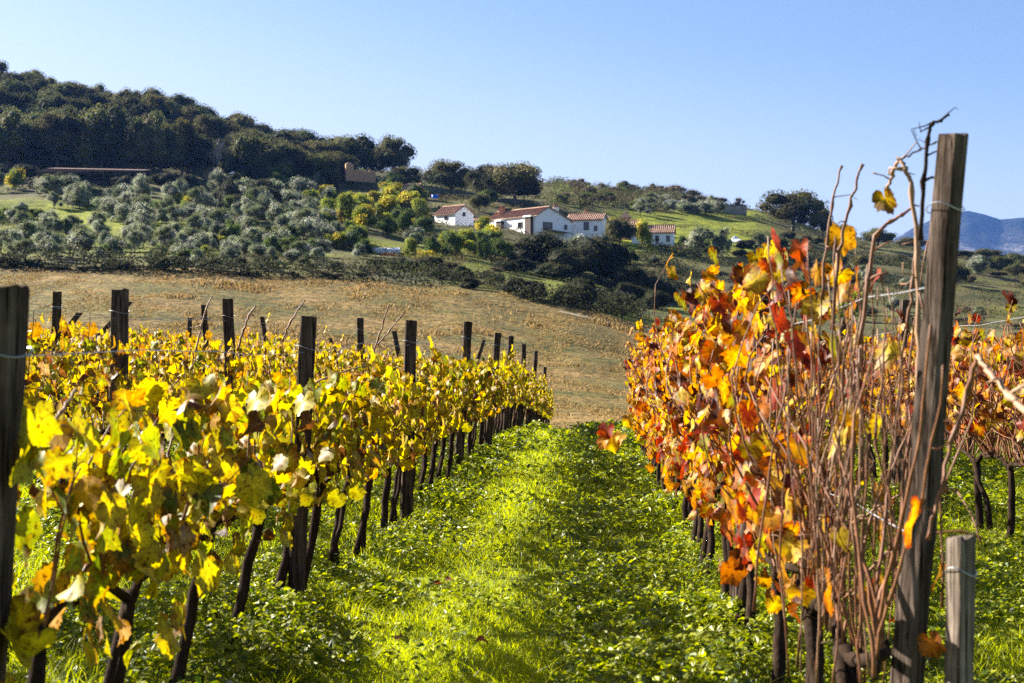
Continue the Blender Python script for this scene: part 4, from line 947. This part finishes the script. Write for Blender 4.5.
# single leaves
def leafobj(px, py, d, size, cc, rc, label, tipv=(0, 0, -1), nrm=(-.3, -1, .2), curl=(-.3, .3), rim=.4, seed=0, name='vine_leaf', group=None):
    rng = np.random.default_rng(seed); mb = MB(); p = at(px, py, d)
    leaves(mb, np.zeros((1, 3)), np.array([tipv], float), np.array([nrm], float), np.array([size]), np.array([cc]), np.array([rc]), rng, np.array([rim]), np.array([curl], float))
    o = mb.build(name, M['leaf'], None, True); o.location = p; return tag(o, label, 'leaf', group)
ora, yel, red, dk = (.66, .32, .02), (.66, .46, .03), (.42, .05, .012), (.10, .05, .015)
leafobj(884, 196, 3.7, .048, (.34, .22, .02), dk, 'lone dark yellow leaf hanging against the sky', (.35, -.1, -1), (-.2, .9, .5), (-.5, .5), .6, 3)
for i, (px, py, d, s, c, r, lab) in enumerate([
 (850, 415, 3.85, .066, ora, yel, 'large glowing orange leaf among the bare canes'), (800, 445, 4.0, .06, ora, red, 'orange leaf left of the large glowing one'), (771, 512, 4.3, .062, ora, red, 'big orange leaf above a slanted trunk'),
 (794, 543, 4.1, .058, yel, ora, 'yellow and orange leaf low in the cane tangle'), (930, 640, 3.3, .045, (.4, .12, .02), dk, 'dark orange leaf at the foot of the tall grey post'), (738, 330, 5.2, .075, ora, red, 'broad orange leaf high in the right row'),
 (808, 340, 4.6, .05, ora, red, 'small orange leaf behind the upright canes'), (800, 245, 4.7, .055, (.5, .07, .012), dk, 'deep red leaf at the top of the orange row'), (768, 262, 4.9, .05, red, ora, 'red leaf at the upper edge of the orange row'),
 (800, 590, 4.2, .05, ora, yel, 'orange leaf near the bottom of the cane tangle')]):
    leafobj(px, py, d, s, c, r, lab, (cr_.normal()*.4, 0, -1), (-.6, -.9, .3), (-.25, .2), .35, i+10)
for i, (px, py, s, c, r) in enumerate([(607, 428, .062, (.3, .05, .015), red), (612, 440, .06, yel, ora), (620, 436, .055, ora, yel), (628, 418, .05, ora, yel), (604, 440, .05, ora, red)]):
    leafobj(px, py, 7.2, s, c, r, 'orange leaf on the shoot hanging out over the path end', (cr_.normal()*.4, 0, -1), (-.5, -.8, .3), (-.25, .2), .3, i+40, group='leaves on the shoot over the path')
for i, (px, py, c) in enumerate([(515, 478, ora), (522, 479, ora), (436, 588, (.2, .05, .03)), (398, 648, (.12, .06, .03)), (480, 652, (.3, .1, .05)), (448, 585, (.35, .2, .15)), (648, 560, (.14, .07, .04)), (590, 500, (.4, .3, .25))]):
    d = 1.14*F/(py-341.5-.0151*F); x = (px-512)/F*d; o = leafobj(px, py, d, .034, c, dk, 'fallen leaf lying on the grass path', (1, .3, 0), (.1, -.1, 1), (-.5, .5), .4, i+60, 'fallen_leaf', 'fallen leaves on the path'); o.location = (x, d, Hs(x, d)+.07)

# ------------------------------------------------------------------ grass and weeds
def sample(n, y0, y1, pw, rng, x0=None, x1=None, margin=.6):
    u_ = rng.random(n); k = 2-pw
    y = (y0**k+(y1**k-y0**k)*u_)**(1/k) if abs(k) > 1e-6 else y0*(y1/y0)**u_
    hw = y*.372+margin; x = rng.uniform(-1, 1, n)*hw; return x, y
def weeds():
    rng = np.random.default_rng(2); n = 620000; x, y = sample(n, 3.9, 46, 1.75, rng); lat = x-.0534*y
    path = sstep(-1.05, -.85, lat)*sstep(.1, -.25, lat)
    path = np.maximum(path*.95, .25*sstep(.1, -.3, np.abs(((lat+1.32) % 2)-1)))
    m1 = fbm(x*1.7, y*1.7, 41, 3); keep = rng.random(n) > path*.93; keep &= (m1 > .25)
    x, y, m1, lat = x[keep], y[keep], m1[keep], lat[keep]; n = len(x)
    inrow = np.abs(((lat-.68+1) % 2)-1)
    h = (.02+.5*np.clip(m1-.40, 0, 1)+.01)*(1.1-.3*sstep(.0, .9, inrow))
    z = H(x, y)+h*rng.random(n)**.55; s = rng.uniform(.006, .021, n)*np.maximum(1, y/8)**.9
    N = np.stack([rng.normal(size=n)*.55, rng.normal(size=n)*.55-.1, np.ones(n)], -1); N /= np.linalg.norm(N, axis=1)[:, None]
    t = rng.random((n, 1)); patch = fbm(x*.8, y*.8, 51, 2)[:, None]
    c = np.array([.05, .095, .006])*(1-t)+np.array([.40, .42, .012])*t; c = c*(.7+.6*patch); pale = rng.random(n) < .007; c[pale] = (.34, .36, .26)
    r = rng.normal(size=(n, 3)); A = np.cross(N, r); A /= np.linalg.norm(A, axis=1)[:, None]; B = np.cross(N, A); P = np.stack([x, y, z], -1); s = s[:, None]
    V = np.stack([P-A*s, P-A*s*.2-B*s*.62, P+A*s*.75-B*s*.5+N*s*.1, P+A*s*1.1-N*s*.25, P+A*s*.75+B*s*.5+N*s*.1, P-A*s*.2+B*s*.62], 1).reshape(-1, 3)
    i = np.arange(n)[:, None]*6; mb = MB(); mb.add(V, [(i+np.array([0, 1, 2, 3])[None]), (i+np.array([0, 3, 4, 5])[None])], np.repeat(c, 6, 0))
    tag(mb.build('weeds', M['weed']), 'low green clover and weeds growing between the vine rows', 'weeds', kind='stuff')
def blades(name, n, y0, y1, pw, seed, colA, colB, hfun, wid, m, label, dens, lift=0, lean=.35):
    rng = np.random.default_rng(seed); x, y = sample(n, y0, y1, pw, rng); keep = rng.random(n) < dens(x, y); x, y = x[keep], y[keep]; n = len(x)
    h = hfun(x, y, rng); z = H(x, y)-.01; a = rng.uniform(0, 2*np.pi, n); w_ = wid(y)*rng.uniform(.6, 1.2, n); ln = rng.uniform(.1, 1, n)*lean*2*h
    D = np.stack([np.cos(a), np.sin(a), 0*a], -1); b = rng.uniform(0, 2*np.pi, n); S_ = np.stack([np.cos(b), np.sin(b), 0*b], -1); P = np.stack([x, y, z], -1); U = np.array([0, 0, 1.])
    w1 = w_[:, None]/2; V = np.stack([P-S_*w1, P+S_*w1, P+D*ln[:, None]*.35+U*h[:, None]*.6+S_*w1*.8, P+D*ln[:, None]*.35+U*h[:, None]*.6-S_*w1*.8, P+D*ln[:, None]+U*h[:, None]], 1).reshape(-1, 3)
    i = np.arange(n)[:, None]*5; t = rng.random((n, 1)); c = np.array(colA)*(1-t)+np.array(colB)*t; c *= (.75+.5*vnoise(x*.7, y*.7, seed))[:, None]
    mb = MB(); mb.add(V, [i+np.array([0, 1, 2, 3])[None], i+np.array([3, 2, 4])[None]], np.repeat(c, 5, 0)); tag(mb.build(name, m), label, 'grass', kind='stuff')
weeds()
def pdens(x, y):
    lat = x-.0534*y; return np.maximum(sstep(-1.2, -.85, lat)*sstep(.3, -.15, lat), .45)
blades('grass', 480000, 3.9, 46, 1.7, 4, (.22, .28, .008), (.44, .45, .025), lambda x, y, r: (.035+.06*vnoise(x*2, y*2, 9))*r.uniform(.6, 1.3, len(x))*(1+.6*(pdens(x, y) < .5)), lambda y: .0034*np.maximum(1, y/7), M['blade'],
       'bright green grass of the path and between the vines', pdens, lean=.75)
def fdens(x, y): return sstep(.42, .6, fbm(x*.35, y*.22, 61, 3))*.9+.08
blades('dry_grass', 260000, 46, 165, 1.0, 6, (.15, .10, .025), (.34, .225, .085), lambda x, y, r: (.1+.28*sstep(.5, .8, fbm(x*.2, y*.2, 63, 2)))*r.uniform(.5, 1.2, len(x)), lambda y: .0011*y, M['straw'],
       'dry straw coloured grass covering the sloping field', lambda x, y: fdens(x, y)*(y < 152+(fbm(x*.05, y*.05, 5, 2)-.5)*10), lean=.5)
def scrub():
    rng = np.random.default_rng(31); n = 520000; y = rng.uniform(150, 500, n)**1.0; px = rng.uniform(-60, 1090, n); x = (px-512)/F*y
    g = 341.5-F*H(x, y)/y; cl = fbm(x*.12, y*.12, 71, 3); fine = fbm(x*.5, y*.5, 73, 2)
    lawn = np.maximum(sstep(-40, 20, px)*sstep(200, 130, px)*sstep(196, 204, g), sstep(585, 620, px)*sstep(800, 740, px)*sstep(207, 214, g)*sstep(262, 246, g))
    ridge = sstep(540, 560, px)*sstep(745, 700, px)*sstep(214, 206, g)
    th = .50-.22*ridge+.12*lawn; big = sstep(th, th+.12, cl)*(1-sstep(345, 360, y)*sstep(330, 300, px)*.9)
    edge = 152+(fbm(x*.05, y*.05, 5, 2)-.5)*10
    keep = (y > edge)*(rng.random(n) < .22+.78*big); x, y, px, big, fine, lawn, ridge, cl = [a[keep] for a in (x, y, px, big, fine, lawn, ridge, cl)]; n = len(x)
    h = .12+big*(.5+1.5*fine*fine)*(1+1.2*ridge); z = H(x, y)+h*rng.random(n)**.7
    N = rng.normal(size=(n, 3))+np.array([0, 0, .8]); N /= np.linalg.norm(N, axis=1)[:, None]
    t = vnoise(x*.08, y*.08, 77)[:, None]; c = np.where(t < .45, np.array([[.045, .052, .018]]), np.where(t < .7, np.array([[.085, .07, .03]]), np.array([[.09, .10, .03]])))
    c = np.where((big < .3)[:, None], np.where((lawn > .5)[:, None], [[.20, .22, .018]], [[.13, .12, .035]]), c)*rng.uniform(.5, 1.5, (n, 1))
    mb = MB(); quads(mb, np.stack([x, y, z], -1), N, rng.uniform(.09, .2, n)*y/250*(.6+.5*big), c, rng, .45)
    tag(mb.build('hillside_scrub', M['crown']), 'low scrub and rough grass covering the hillside between the trees', 'scrub', kind='stuff')
scrub()
print('OBJECTS', len(bpy.data.objects), 'VERTS', sum(len(m.vertices) for m in bpy.data.meshes))
